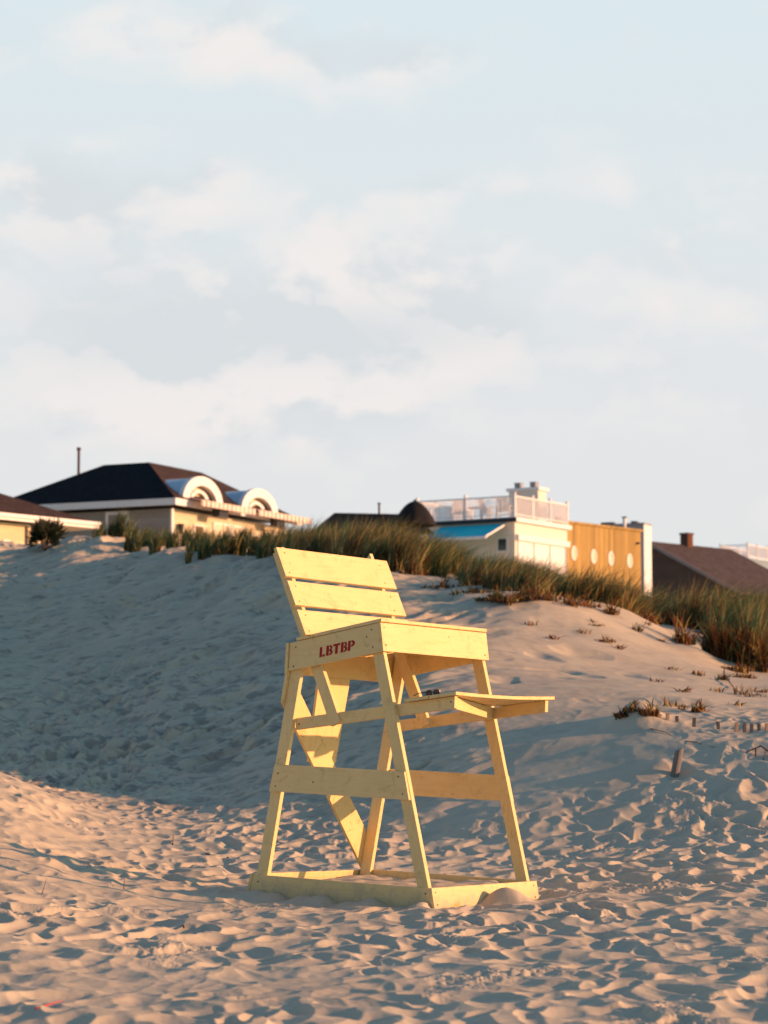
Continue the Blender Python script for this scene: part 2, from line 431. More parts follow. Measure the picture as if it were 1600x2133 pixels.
def bowls(x, y, cell, seed):
    """height of overlapping footprints: the lowest of many shallow bowls, so sharp rims stay between them"""
    gx, gy = x / cell, y / cell; ix = np.floor(gx).astype(np.int64); iy = np.floor(gy).astype(np.int64)
    acc = np.zeros(x.shape)
    for dx in (-1, 0, 1):
        for dy in (-1, 0, 1):
            jx, jy = ix + dx, iy + dy
            a = hash2(jx, jy, seed); b = hash2(jx, jy, seed + 1); th = hash2(jx, jy, seed + 2) * np.pi; wv = hash2(jx, jy, seed + 3); e = hash2(jx, jy, seed + 4)
            px, py = gx - jx - a, gy - jy - b
            c, s = np.cos(th), np.sin(th); u, v = px * c + py * s, (-px * s + py * c) * (1.1 + .9 * e)
            acc += np.exp(-18.0 * ((u * u + v * v) * (.7 + .9 * wv) + .30 * wv))
    return np.minimum(-np.log(acc + 1e-9) / 18.0, .85)


BUMPS = []      # (x, y, radius_x, radius_y, height): small local mounds and hollows


def smooth_z(x, y):
    x = np.asarray(x, float); y = np.asarray(y, float)
    px = 800 + x / wdepth(y) * F; px = np.clip(px, -600, 2200)
    k = np.clip(np.searchsorted(RY, y, side='right') - 1, 0, len(RY) - 2); h = RY[k + 1] - RY[k]; t = (y - RY[k]) / h
    cols = []
    for c in range(len(PXS)):
        cols.append(hermite(y, RZ[k, c], RM[k, c], RZ[k + 1, c], RM[k + 1, c], h, t))
    Z = np.stack(cols, 0)
    MS = pchip_slopes(PXS, Z)
    c = np.clip(np.searchsorted(PXS, px, side='right') - 1, 0, len(PXS) - 2); hc = PXS[c + 1] - PXS[c]; tc_ = (px - PXS[c]) / hc
    tk = lambda A, cc: np.take_along_axis(A, cc[None], 0)[0]
    z = hermite(px, tk(Z, c), tk(MS, c), tk(Z, c + 1), tk(MS, c + 1), hc, tc_)
    # broad undulation
    amp = np.clip((y - 8) / 20, .3, 1)
    z = z + .05 * amp * noise2(x * .45 + 3, y * .45, 11) + .10 * amp * noise2(x * .16, y * .16, 12) * np.clip((y - 22) / 15, 0, 1)
    for bx, by, rx, ry, hh in BUMPS:
        z = z + hh * np.exp(-((x - bx) / rx)**2 - ((y - by) / ry)**2)
    return z + EYE


def ground(x, y): return float(smooth_z(np.array([x]), np.array([y]))[0])


def hit(px, py, d0=8.0, d1=70.0):
    """where the sight line through a place of the photograph meets the sand"""
    ds = np.arange(d0, d1, .05); q = [P(px, py, d) for d in (1.0,)][0]
    xs = q.x * ds; zs = EYE + (q.z - EYE) * ds
    g = smooth_z(xs, ds); i = np.argmax(g > zs)
    if not (g > zs).any():          # above the crest: take the crest itself
        i = np.argmax((g - EYE) / ds)
    return Vector((xs[i], ds[i], g[i]))


# chair pose (needed for the sand inside and around its box)
CB = Vector((0.3187, 15.9652, -1.0063 + EYE)); YAW, TU, TV = 0.9512, 0.028, 0.0126
CW, CD, CH0 = 1.3183, 1.5453, 0.1604
UX, UY = math.cos(YAW), math.sin(YAW)


def to_chair(x, y):
    dx, dy = x - CB.x, y - CB.y
    return dx * UX + dy * UY, -dx * UY + dy * UX


# local mounds
for px, py, rx, ry, hh in ((1328, 1506, .27, .42, .24), (1560, 1395, .55, .8, .20), (1450, 1365, .35, .5, .12), (1075, 1845, .0, .0, 0),
                           (1420, 1612, .16, .2, -.09), (1375, 1600, .2, .25, .05), (1300, 1270, .6, .8, .12), (1120, 1262, .8, .8, .15)):
    if rx:
        q = hit(px, py); BUMPS.append((q.x, q.y, rx, ry, hh))


def detail_z(x, y):
    """churned sand: footprints near by, slide streaks on the shaded face, wind-smoothed shelf on the right"""
    px = 800 + x / wdepth(y) * F
    wx = x + .10 * noise2(x * 2.1, y * 2.1, 21) + .012 * noise2(x * 6, y * 6, 23); wy = y + .10 * noise2(x * 2.1, y * 2.1, 22) + .012 * noise2(x * 6, y * 6, 24)
    z1 = bowls(wx, wy * .60, .165, 31); z2 = bowls(wx, wy * .7, .30, 41)
    m = np.clip(.75 + .7 * noise2(x * .55, y * .4, 25), .12, 1.1)
    s = (z1 - .33) * .058 * m + (z2 - .33) * .032 * np.clip(.7 + .9 * noise2(x * .8, y * .8, 26), 0, 1.2)
    s = s + .012 * noise2(x * 2.6, y * 2.0, 27) + .006 * np.abs(noise2(x * 6.5, y * 4.0, 35)) + .0022 * noise2(x * 11, y * 11, 28) + .0008 * noise2(x * 31, y * 31, 29)
    crumb = np.clip(noise2(x * 1.3, y * .9, 30) - .25, 0, 1) * 1.6
    s = s + crumb * (.020 * np.abs(noise2(x * 17, y * 17, 33)) + .008 * np.abs(noise2(x * 45, y * 45, 34)))
    # wind-smoothed zones
    far = np.clip((y - 23 - .0014 * (800 - np.clip(px, 0, 800)) * 4.0) / 6.0, 0, 1)
    far = np.maximum(far, np.clip((y - 20.5) / 3.0, 0, 1) * np.clip((px - 780) / 120, 0, 1) * np.clip((1500 - px) / 200, 0, 1) * .88)
    right = np.clip((px - 820) / 250, 0, 1); left = 1 - right
    # streaks run obliquely up the face
    a = R(38); sa, sb = x * math.cos(a) + y * math.sin(a), -x * math.sin(a) + y * math.cos(a)
    streak = .11 * np.clip(noise2(sa * .55, sb * 1.7, 51) - .05, -.25, .6) + .09 * np.clip(noise2(sa * 1.1, sb * 3.1, 52), -.6, .2) + .006 * noise2(x * 6, y * 6, 53)
    b1 = bowls(sa * .36 + .15 * noise2(x, y, 57), sb * 1.0, .40, 62); b2 = bowls(sa * .5, sb * .9, .9, 63)
    st = lambda q: q * q * (3 - 2 * q)
    slide = -.20 * st(np.clip((.24 - b1) / .14, 0, 1)) * np.clip(.15 + 1.7 * noise2(x * .4, y * .3, 58), 0, 1) - .17 * st(np.clip((.15 - b2) / .07, 0, 1)) + .030 * noise2(sa * 2.2, sb * 5.5, 64) + .014 * noise2(x * 6, y * 5, 65)
    few = np.minimum(bowls(wx * .85, wy * .75, .7, 61) - .24, 0) * .34
    wind = .028 * noise2(x * .9 - y * .5, y * 1.7, 54) + .003 * noise2(x * 5, y * 5, 55) + few * np.clip(.45 + 1.4 * noise2(x * .3, y * .3, 56), 0, 1)
    path = np.clip(1 - np.abs(px - 170) / 260, 0, 1) * np.clip(1 - (y - 30) / 12, 0, 1)     # trodden path up the hollow
    fl = left * (streak + slide); fr = right * wind
    s = s * (1 - far) + (fl + fr) * far + path * far * s * 4.5
    # sand stays level under the chair's boards and heaps up inside the box
    cu, cv_ = to_chair(x, y)
    inb = np.clip(np.minimum(np.minimum(cu - .01, CW - .01 - cu), np.minimum(cv_ - .01, CD - .01 - cv_)) / .03, 0, 1)
    return s, inb, cu, cv_


def full_z(x, y):
    z = smooth_z(x, y); s, inb, cu, cv_ = detail_z(x, y)
    z = z + s
    near = (np.abs(cu - CW / 2) < CW) & (np.abs(cv_ - CD / 2) < CD)
    zin = CB.z - .055 + .022 * noise2(x * 3, y * 3, 71) + .010 * noise2(x * 9, y * 9, 72) + TU * cv_ - TV * cu + .03 * np.exp(-((cu - CW) / .5)**2 - ((cv_ - .5) / .6)**2)
    z = np.where(near, z * (1 - inb) + zin * inb, z)
    # drifts against the boards: one hump in front of the sunlit board, hollows along the shaded one
    z = z + (.075 + .03 * noise2(x * 6, y * 6, 73)) * np.exp(-((cu - .70) / .15)**2 - ((cv_ + .13) / .15)**2) * (cv_ < .0)
    zl = CB.z + TU * cv_ - .125 + .022 * np.sin(cv_ * 14 + 1) + .012 * np.sin(cv_ * 31)
    kl = np.exp(-((cu + .05) / .12)**2) * (cu < .012) * np.clip((cv_ + .1) / .1, 0, 1) * np.clip((CD + .2 - cv_) / .2, 0, 1)
    z = z * (1 - kl) + zl * kl
    zf = CB.z - .155 + .02 * np.sin(cu * 9 + .6)
    kf = np.exp(-((cv_ + .06) / .10)**2) * (cv_ < .012) * np.clip((cu + .1) / .1, 0, 1) * np.clip((CW + .2 - cu) / .2, 0, 1) * (1 - np.exp(-((cu - .70) / .25)**2))
    z = z * (1 - kf) + zf * kf
    return z


def build_ground():
    tc_ = np.concatenate([np.array([-900., -300, -120, -60, -30, -18, -10, -6, -4, -2.6, -1.7, -1.2, -.9, -.7, -.58, -.5, -.44]),
                          np.linspace(-.40, -.172, 110), np.linspace(-.17, .17, 860), np.linspace(.172, .40, 110),
                          np.array([.44, .5, .58, .7, .9, 1.2, 1.7, 2.6, 4, 6, 10, 18, 30, 60, 120, 300, 900.])])
    ys = [-400, -150, -80, -50, -30, -20, -12, -6, -2, 0, 1.5, 3, 4, 4.5, 4.8, 5.0]
    y = 5.0
    while y < 66: y += .04 if y < 8 else .016 if y < 12 else .021 if y < 19 else .032 if y < 31 else .055 if y < 42 else .09 if y < 58 else .25; ys.append(y)
    ys += [67, 69, 72, 76, 81, 88, 97, 110, 130, 160, 200, 260, 350, 500, 800, 1400, 2500, 4500]
    ys = np.array(ys, float)
    T, Y = np.meshgrid(tc_, ys); wd = np.where(Y < 6, 6.0, Y)
    X = np.clip(T * wd, -4500, 4500) if False else T * np.minimum(wd, 60 + 0 * wd) * 1.0
    X = np.where(Y > 60, T * np.where(np.abs(T) < .3, Y, 60 + (Y - 60) * .3 / np.maximum(np.abs(T), .3)), X)
    nr, nc = X.shape
    Z = np.empty_like(X)
    for i0 in range(0, nr, 150):
        Z[i0:i0 + 150] = full_z(X[i0:i0 + 150], Y[i0:i0 + 150])
    co = np.stack([X, Y, Z], -1).reshape(-1, 3).astype(np.float32)
    idx = np.arange(nr * nc).reshape(nr, nc)
    q = np.stack([idx[:-1, :-1], idx[:-1, 1:], idx[1:, 1:], idx[1:, :-1]], -1).reshape(-1, 4)
    me = bpy.data.meshes.new('sand'); me.vertices.add(len(co)); me.vertices.foreach_set('co', co.ravel())
    me.loops.add(q.size); me.loops.foreach_set('vertex_index', q.ravel().astype(np.int32))
    me.polygons.add(len(q)); me.polygons.foreach_set('loop_start', np.arange(0, q.size, 4, dtype=np.int32))
    me.polygons.foreach_set('use_smooth', np.ones(len(q), bool))
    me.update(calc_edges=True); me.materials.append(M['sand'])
    o = bpy.data.objects.new('sand', me); COL.objects.link(o); o['kind'] = 'structure'; o['label'] = 'trodden pale beach sand rising to a dune'
    return o


build_ground()

# ------------------------------------------------------------------ buildings
def gbase(o, x, y): return ground(x, y) - .5


def frame_at(name, px, depth, ang, **kw):
    """an Empty at a building's near corner; local +x runs along its sunlit face, +y along its shaded face"""
    x = (px - 800) / F * depth
    e = empty(name, (x, depth, 0), (0, 0, R(ang)), **kw); return e


def zz(py, depth): return (1534 - py) / F * depth + EYE


def railing(parent, p0, p1, z0, h=.95, posts=3, step=.11, name='railing', post_w=.09, first=True):
    """one run of railing with pickets between posts: a part, its posts sub-parts"""
    m = MB(); a = Vector(p0); b = Vector(p1); d = (b - a); L = d.length; d.normalize(); nrm = Vector((-d.y, d.x)) * .02
    def bar(za, zb, t=.02):
        n2 = Vector((-d.y, d.x)) * t
        m.hexa([(*(a - n2), za), (*(b - n2), za), (*(b + n2), za), (*(a + n2), za), (*(a - n2), zb), (*(b - n2), zb), (*(b + n2), zb), (*(a + n2), zb)])
    bar(z0 + h - .06, z0 + h, .035); bar(z0 + .08, z0 + .13, .025)
    k = int(L / step)
    for i in range(1, k):
        c = a + d * (L * i / k); m.box(c.x - .016, c.x + .016, c.y - .016, c.y + .016, z0 + .13, z0 + h - .06)
    r = m.build(name, M['white'], parent)
    for i in range(posts):
        if i == 0 and not first: continue
        c = a + d * (L * i / (posts - 1)); pm = MB(); hw = post_w / 2
        pm.box(c.x - hw, c.x + hw, c.y - hw, c.y + hw, z0, z0 + h + .10); pm.box(c.x - hw - .02, c.x + hw + .02, c.y - hw - .02, c.y + hw + .02, z0 + h + .10, z0 + h + .14)
        pm.build('post', M['white'], r)
    return r


def hip_roof(m, a0, a1, b0, b1, ta0, ta1, tb0, tb1, z0, z1, mi=0):
    vs = [(a0, b0, z0), (a1, b0, z0), (a1, b1, z0), (a0, b1, z0), (ta0, tb0, z1), (ta1, tb0, z1), (ta1, tb1, z1), (ta0, tb1, z1)]
    return m.hexa(vs, mi)


def window(parent, face, s0, s1, z0, z1, mat_pane, fw=.08, name='window', off=0.0):
    """frame with a pane as its sub-part, on local plane y=0 (face 'r') or x=0 (face 'l')"""
    def bx(m, s0, s1, z0, z1, d0, d1):
        if face == 'r': m.box(s0, s1, -d1 + off, -d0 + off, z0, z1)
        else: m.box(-d1 + off, -d0 + off, s0, s1, z0, z1)
    m = MB()
    bx(m, s0, s0 + fw, z0, z1, .003, .06); bx(m, s1 - fw, s1, z0, z1, .003, .06)
    bx(m, s0 + fw, s1 - fw, z1 - fw, z1, .003, .057); bx(m, s0 + fw, s1 - fw, z0, z0 + fw, .003, .057)
    f = m.build(name, M['white'], parent)
    p = MB(); bx(p, s0 + fw, s1 - fw, z0 + fw, z1 - fw, .004, .02); p.build('pane', mat_pane, f)
    return f


# --- the big house with a dark hip roof and two arched dormers
def house_main():
    h = frame_at('beach_house', 355, 90, 64, label='large beach house with black hip roof and two arched white dormers', cat='house')
    ez = zz(1040, 90); g = .5
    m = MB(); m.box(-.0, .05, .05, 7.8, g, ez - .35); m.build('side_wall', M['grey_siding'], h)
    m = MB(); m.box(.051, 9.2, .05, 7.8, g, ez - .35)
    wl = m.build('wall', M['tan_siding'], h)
    for x0_, x1_ in ((-.003, .14), (9.0, 9.2)):
        t = MB(); t.box(x0_, x1_, -.03, .05, g, ez - .35); t.build('corner_trim', M['white'], wl)
    r = MB(); hip_roof(r, -.45, 9.7, -.45, 8.4, 2.78, 6.97, 2.78, 4.84, ez - .02, zz(962, 93.7))
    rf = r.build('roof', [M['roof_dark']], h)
    # the slope that faces the sun gets a brown skin: sunlight put into its colour
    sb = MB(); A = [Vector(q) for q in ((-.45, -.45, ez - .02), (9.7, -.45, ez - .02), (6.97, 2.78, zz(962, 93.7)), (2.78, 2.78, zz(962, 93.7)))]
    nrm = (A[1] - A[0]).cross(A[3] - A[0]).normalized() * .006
    sb.slab([q + nrm for q in A], nrm); sb.build('sunlit_slope_tint', M['roof_brown'], rf)
    fa = MB(); fa.box(-.47, -.43, -.47, 8.4, ez - .26, ez + .0); fa.box(-.43, 9.72, -.47, -.43, ez - .26, ez + .0); fa.box(-.43, 9.7, -.43, 8.4, ez - .10, ez - .04)
    fa.build('fascia', M['white'], h)
    c = MB(); c.tube([(2.1, 5.6, ez + 1.0), (2.1, 5.6, zz(937, 95))], .055, 10); c.tube([(2.1, 5.6, zz(941, 95)), (2.1, 5.6, zz(935, 95))], .085, 10)
    c.build('flue_pipe', M['pipe'], h)
    # arched dormers
    for a0, a1, b0z, tz in ((.55, 3.5, ez + .02, ez + 1.0), (5.1, 8.05, ez + .02, ez + .95)):
        ac, ar = (a0 + a1) / 2, (a1 - a0) / 2; n = 20
        arc = lambda rr, hh, y: [(ac - rr * math.cos(math.pi * k / n), y, b0z + hh * math.sin(math.pi * k / n)) for k in range(n + 1)]
        d = MB(); H = tz - b0z
        o1, i1 = arc(ar, H, -.02), arc(ar - .05, H - .05, -.02); o2, i2 = arc(ar, H, 3.2), arc(ar - .05, H - .05, 3.2)
        for k in range(n): d.hexa([o1[k], o1[k + 1], i1[k + 1], i1[k], o2[k], o2[k + 1], i2[k + 1], i2[k]])
        dm = d.build('dormer', M['metal_blue'], h)
        fr = MB(); o1, i1 = arc(ar + .06, H + .06, -.22), arc(ar - .42, H - .30, -.22); o2, i2 = arc(ar + .06, H + .06, -.02), arc(ar - .42, H - .30, -.02)
        for k in range(n): fr.hexa([o1[k], o1[k + 1], i1[k + 1], i1[k], o2[k], o2[k + 1], i2[k + 1], i2[k]])
        fr.build('arch_frame', M['white'], dm)
        bk = MB(); pts = arc(ar - .1, H - .08, .10); bk.add(pts, [tuple(range(n + 1))]); bk.build('arch_window', M['blind'], dm)
        ib = MB(); o1, i1 = arc(ar - .72, H - .46, -.06), arc(ar - .95, H - .58, -.06); o2, i2 = arc(ar - .72, H - .46, .015), arc(ar - .95, H - .58, .015)
        for k in range(n): ib.hexa([o1[k], o1[k + 1], i1[k + 1], i1[k], o2[k], o2[k + 1], i2[k + 1], i2[k]])
        ib.build('inner_arch', M['white'], dm)
    # rolled awnings with a scalloped valance
    for a0, a1 in ((.5, 4.75), (5.05, 9.5)):
        aw = MB(); aw.slab([(a0, -.50, ez + .10), (a1, -.50, ez + .10), (a1, -1.0, ez - .02), (a0, -1.0, ez - .02)], (0, 0, -.03))
        a = aw.build('awning', M['stripe'], h)
        v = MB(); k = int((a1 - a0) / .16)
        for i in range(k):
            x0, x1 = a0 + (a1 - a0) * i / k, a0 + (a1 - a0) * (i + 1) / k - .006
            pts = [(x0, -1.02, ez - .0), (x1, -1.02, ez - .0)] + [(x1 + (x0 - x1) * q / 6, -1.02, ez - .20 - .06 * math.sin(math.pi * q / 6)) for q in range(7)]
            nn = len(pts); v.add(pts + [(p[0], -1.0, p[2]) for p in pts], [tuple(range(nn)), tuple(range(nn, 2 * nn))[::-1]] + [(j, (j + 1) % nn, nn + (j + 1) % nn, nn + j) for j in range(nn)], i % 2)
        v.build('valance', [M['stripe'], M['offwhite']], a)
        b = MB(); bx = a0 + (a1 - a0) * .5; b.box(bx - .35, bx + .35, -.80, -.49, ez - .50, ez - .06); b.build('awning_bracket', M['dark'], a)
    wt = ez - .35
    window(h, 'r', 1.7, 2.5, wt - 2.6, wt - .45, M['door'], .07, 'door', .05); window(h, 'r', 6.3, 7.0, wt - 2.6, wt - .5, M['door'], .07, 'door', .05)
    window(h, 'r', 3.2, 4.55, wt - 2.3, wt - .25, M['blind'], .09, 'window', .05); window(h, 'r', 4.6, 5.75, wt - 2.3, wt - .25, M['blind'], .09, 'window', .05)
    window(h, 'r', 7.3, 8.6, wt - 2.3, wt - .3, M['blind'], .09, 'window', .05)
    for a in (.55,):
        l = MB(); l.tube([(a, -.10, wt - .55), (a, -.10, wt - .95)], [.13, .07], 8); l.build('wall_lamp', M['dark'], h)
    window(h, 'l', 1.9, 2.95, wt - 2.6, wt - .02, M['glass'], .12, 'window', .05); window(h, 'l', 5.0, 6.0, wt - 1.6, wt - .1, M['glass'], .1, 'window', .05)
    return h


house_main()


def house_left():
    h = frame_at('low_house', -200, 74, 52, label='low house with brown hip roof and sunlit yellow siding at the left edge', cat='house')
    ez = zz(1090, 80.7); g = .5
    m = MB(); m.box(-.3, 7.0, .5, 5.5, g, ez - .22); wl = m.build('wall', M['cream_siding'], h)
    
    for x0_, x1_ in ((6.86, 7.02), (5.55, 5.65)):
        t = MB(); t.box(x0_, x1_, .46, .5, g, ez - .3); t.build('corner_trim', M['dark'], wl)
    r = MB(); hip_roof(r, -.6, 8.5, 0, 6, 2.4, 5.3, 2.9, 3.1, ez, ez + 1.25); r.build('roof', M['roof_brown'], h)
    f = MB(); f.box(-.6, 8.5, -.05, .0, ez - .20, ez + .01); f.box(8.5, 8.55, -.05, 6, ez - .20, ez + .01); f.box(-.6, 8.5, .0, 6, ez - .06, ez - .004)
    gt = MB(); f.box(-.6, 8.5, -.13, -.05, ez - .10, ez + .02); f.build('gutter', M['white'], h)
    b = MB(); b.box(-.3, 6.0, .40, .5, zz(1150, 77), zz(1128, 77)); b.box(4.4, 4.7, .30, .40, zz(1150, 77), zz(1121, 77)); b.build('base_board', M['white'], h)
    return h


house_left()


def deck_chair(parent_loc, rz, name='deck_chair', **kw):
    e = empty(name, parent_loc, (0, 0, rz), **kw)
    m = MB(); m.slab([(-.28, -.28, .40), (.28, -.28, .40), (.28, .25, .34), (-.28, .25, .34)], (0, 0, -.03)); m.build('seat', M['white'], e)
    m = MB()
    for i in range(5): x = -.26 + i * .108; m.slab([(x, .22, .34), (x + .095, .22, .34), (x + .095, .45, 1.0), (x, .45, 1.0)], (0, .02, 0))
    m.build('backrest', M['white'], e)
    for s in (-1, 1):
        m = MB(); m.box(s * .33 - .05, s * .33 + .05, -.32, .32, .58, .61); m.build('armrest', M['white'], e)
        m = MB(); m.box(s * .31 - .025, s * .31 + .025, -.29, -.2, 0, .58); m.build('leg', M['white'], e)
        m = MB(); m.box(s * .31 - .025, s * .31 + .025, .2, .29, 0, .58); m.build('leg', M['white'], e)
    return e


def house_deck():
    h = frame_at('deck_house', 1073.5, 110, 58, label='flat roofed white house with railed roof deck and teal awning', cat='house')
    z1 = zz(1078, 110); g = .5
    m = MB(); m.box(0, 5.25, 0, 5.3, g, z1 - .2); wl = m.build('wall', M['offwhite'], h)
    t = MB(); t.box(-.18, 5.4, -.18, 5.4, z1 - .2, z1); t.box(-.10, 5.3, -.10, 5.3, z1, z1 + .03); t.build('roof', [M['dark'] if False else M['white']], h)
    e = MB(); e.box(-.20, -.182, -.2, 5.4, z1 - .22, z1 - .02); e.build('roof_edge', M['dark'], h)
    railing(h, (0, 0), (5.25, 0), z1 + .03, 1.0, 4); railing(h, (0, 0), (0, 5.3), z1 + .03, 1.0, 3, first=False)
    railing(h, (0, 5.3), (5.2, 5.3), z1 + .03, 1.0, 4, first=False)
    # sunlit face: shutter box over three white panels
    s = MB(); s.box(.1, 5.25, -.16, -.003, z1 - 1.05, z1 - .78); s.build('shutter_box', M['white'], h)
    for i in range(3):
        p = window(h, 'r', .25 + i * 1.6, .25 + i * 1.6 + 1.55, z1 - 3.4, z1 - 1.05, M['white'], .05, 'shutter_panel')
    d = MB(); d.box(5.0, 5.12, -.05, -.003, g, z1 - 1.05); d.build('downpipe', M['dark'], h)
    w_ = window(h, 'l', .35, .95, z1 - 1.6, z1 - .9, M['glass'], .07)
    # teal awning on the shaded face
    za = zz(1092, 110.5); zb = za - .72
    a = MB(); a.slab([(-.02, .5, za), (-.02, 4.0, za), (-1.9, 4.0, zb), (-1.9, .5, zb)], (0, 0, -.025)); aw = a.build('awning', M['teal'], h)
    b = MB(); b.slab([(-.02, .44, za + .02), (-.02, .50, za + .02), (-1.95, .50, zb + .02), (-1.95, .44, zb + .02)], (0, 0, -.09)); b.box(-1.97, -1.90, .44, 4.0, zb - .12, zb + .0); b.build('awning_frame', M['white'], aw)
    # chimney block with two vents
    c = MB(); zc = zz(1020, 113.5); c.box(3.7, 4.5, .75, 2.35, z1 + .03, zc); ch = c.build('chimney', M['offwhite'], h)
    cc = MB(); cc.box(3.6, 4.62, .65, 2.45, zc, zc + .14); cc.build('chimney_cap', M['white'], ch)
    for y in (1.0, 1.85):
        v = MB(); v.box(3.9, 4.2, y, y + .30, zc + .14, zc + .40); v.box(3.88, 4.22, y - .02, y + .32, zc + .40, zc + .43); v.build('vent', M['steel'], ch)
    # deck furniture
    mw = Matrix.Translation(h.location) @ Matrix.Rotation(R(58), 4, 'Z')
    spots = [((.7, .9), 100, 'white slatted deck chair behind the roof railing by the corner'), ((1.1, 2.0), 60, 'white slatted deck chair under the chimney end of the rail'),
             ((.9, 3.6), 130, 'white slatted deck chair farthest left on the roof deck')]
    for (a_, b_), rz, lb in spots:
        q = mw @ Vector((a_, b_, z1 + .03)); deck_chair(q, R(58 + rz), label=lb, cat='chair', group='chairs on the roof deck')
    q = mw @ Vector((1.4, 2.8, z1 + .03)); tb = empty('deck_table', q, (0, 0, R(58)), label='low white table between the chairs on the roof deck', cat='table')
    t = MB(); t.box(-.4, .4, -.6, .6, .66, .70); t.build('tabletop', M['white'], tb)
    for sx_ in (-1, 1):
        for sy in (-1, 1): t = MB(); t.box(sx_ * .35 - .03, sx_ * .35 + .03, sy * .5 - .03, sy * .5 + .03, 0, .66); t.build('leg', M['white'], tb)


house_deck()


def house_wood():
    h = frame_at('wooden_building', 1172, 116, 50, label='golden vertical board building with small oval windows', cat='building')
    z1 = zz(1089, 116); g = .5
    m = MB(); m.box(0, 6.9, 0, 5, g, z1); m.build('wall', M['wood_wall'], h)
    t = MB(); t.box(-.06, 6.98, -.08, 5.05, z1, z1 + .12); t.build('roof', M['wood_wall'], h)
    for i, px in enumerate((1196, 1237, 1273, 1312)):
        k = (px - 800) / F; x0 = (1172 - 800) / F * 116; a = (k * 116 - x0) / (math.cos(R(50)) - k * math.sin(R(50)))
        dep = 116 + a * math.sin(R(50)); zc = zz((1153, 1160, 1164, 1169)[i], dep); n = 20
        ring = lambda rx, rz, y: [(a + rx * math.cos(2 * math.pi * j / n), y, zc + rz * math.sin(2 * math.pi * j / n)) for j in range(n)]
        o, ii, o2, i2 = ring(.24, .36, -.05), ring(.17, .29, -.05), ring(.24, .36, -.003), ring(.17, .29, -.003)
        m = MB()
        for j in range(n):
            l = (j + 1) % n; m.hexa([o[j], o[l], ii[l], ii[j], o2[j], o2[l], i2[l], i2[j]])
        f = m.build('window', M['white'], h); p = MB(); p.add(ring(.175, .295, -.02), [tuple(range(n))]); p.build('pane', M['blind'], f)
    c = MB(); c.box(.15, .45, .3, .6, z1 + .12, z1 + .32); c.build('roof_vent', M['dark'], h)
    lm = MB(); lm.box(6.5, 6.62, -.16, -.003, zz(1131, 120), zz(1127, 120)); lm.build('wall_lamp', M['dark'], h)
    p = MB(); q = 5.95; p.tube([(q, .35, z1 + .1), (q, .35, zz(1078, 120.5))], .09, 10); pp = p.build('flue_pipe', M['white'], h)
    p = MB(); p.tube([(q, .35, zz(1078.5, 120.5)), (q, .35, zz(1075.5, 120.5))], .13, 10); p.build('pipe_cap', M['pipe'], pp)


house_wood()


def house_grey():
    h = frame_at('grey_building', 1342, 128, 62, label='pale grey flat roofed building rising behind the golden wooden one', cat='building')
    z1 = zz(1093, 128); g = .5
    m = MB(); m.box(0, 1.0, 0, 2.9, g, z1); m.build('wall', M['grey'], h)
    t = MB(); t.box(-.08, 1.08, -.08, 2.95, z1, z1 + .10); t.build('roof', M['steel'], h)
    s = MB(); s.box(-.03, 1.04, -.06, -.003, g, z1 - .003); s.build('pale_end_wall', M['white'], h)
    for y, wd in ((.55, .3), (1.9, .7)):
        v = MB(); v.box(.3, .7, y, y + wd, z1 + .10, z1 + .24); v.build('roof_vent', M['dark'], h)


house_grey()


def house_low_roof():
    h = frame_at('bungalow', 702, 100, 12, label='bungalow showing only its low black roof above the dune grass', cat='house')
    z1 = zz(1066, 100); g = .5
    r = MB(); L = 3.4
    r.hexa([(-1.0, -1.8, z1 - 1.0), (L + .4, -1.8, z1 - 1.0), (L + .4, 3.5, z1 - 1.0), (-1.0, 3.5, z1 - 1.0), (0, .5, z1), (L, .5, z1), (L, .8, z1), (0, .8, z1)])
    r.build('roof', M['roof_dark'], h)
    w_ = MB(); w_.box(-.75, L + .2, -1.5, 3.2, g, z1 - 1.0); w_.build('wall', M['white'], h)
    p = MB(); p.tube([(1.95, .65, z1 - .1), (1.95, .65, zz(1044, 100))], .045, 8); p.tube([(1.95, .65, zz(1046, 100)), (1.95, .65, zz(1042, 100))], .065, 8); p.build('flue_pipe', M['pipe'], h)


house_low_roof()


def umbrella():
    q = P(864, 1090, 84); top = zz(1044, 84)
    e = empty('patio_umbrella', (q.x, q.y, ground(q.x, q.y)), label='black domed patio umbrella standing behind the dune grass', cat='umbrella'); z0 = e.location.z
    p = MB(); p.tube([(0, 0, 0), (0, 0, top - z0 - .05)], .03, 8); p.build('pole', M['pipe'], e)
    n, kk = 48, 10; vs = []; fs = []; h = .88; rad = .80
    for i in range(kk + 1):
        t = i / kk
        for j in range(n):
            a = 2 * math.pi * j / n; sag = 1 - .06 * abs(math.sin(4 * a)) * t
            rr = rad * (t**.80) * sag; z = top - z0 - h * (t**1.6)
            vs.append((rr * math.cos(a), rr * math.sin(a), z))
    for i in range(kk):
        for j in range(n): fs.append((i * n + j, i * n + (j + 1) % n, (i + 1) * n + (j + 1) % n, (i + 1) * n + j))
    m = MB(); m.add(vs, fs); c = m.build('canopy', M['black'], e, smooth=True); s = c.modifiers.new('s', 'SOLIDIFY'); s.thickness = .012
    f = MB(); f.tube([(0, 0, top - z0 - .04), (0, 0, top - z0 + .06)], [.07, .03], 8); f.build('finial', M['black'], e)


umbrella()


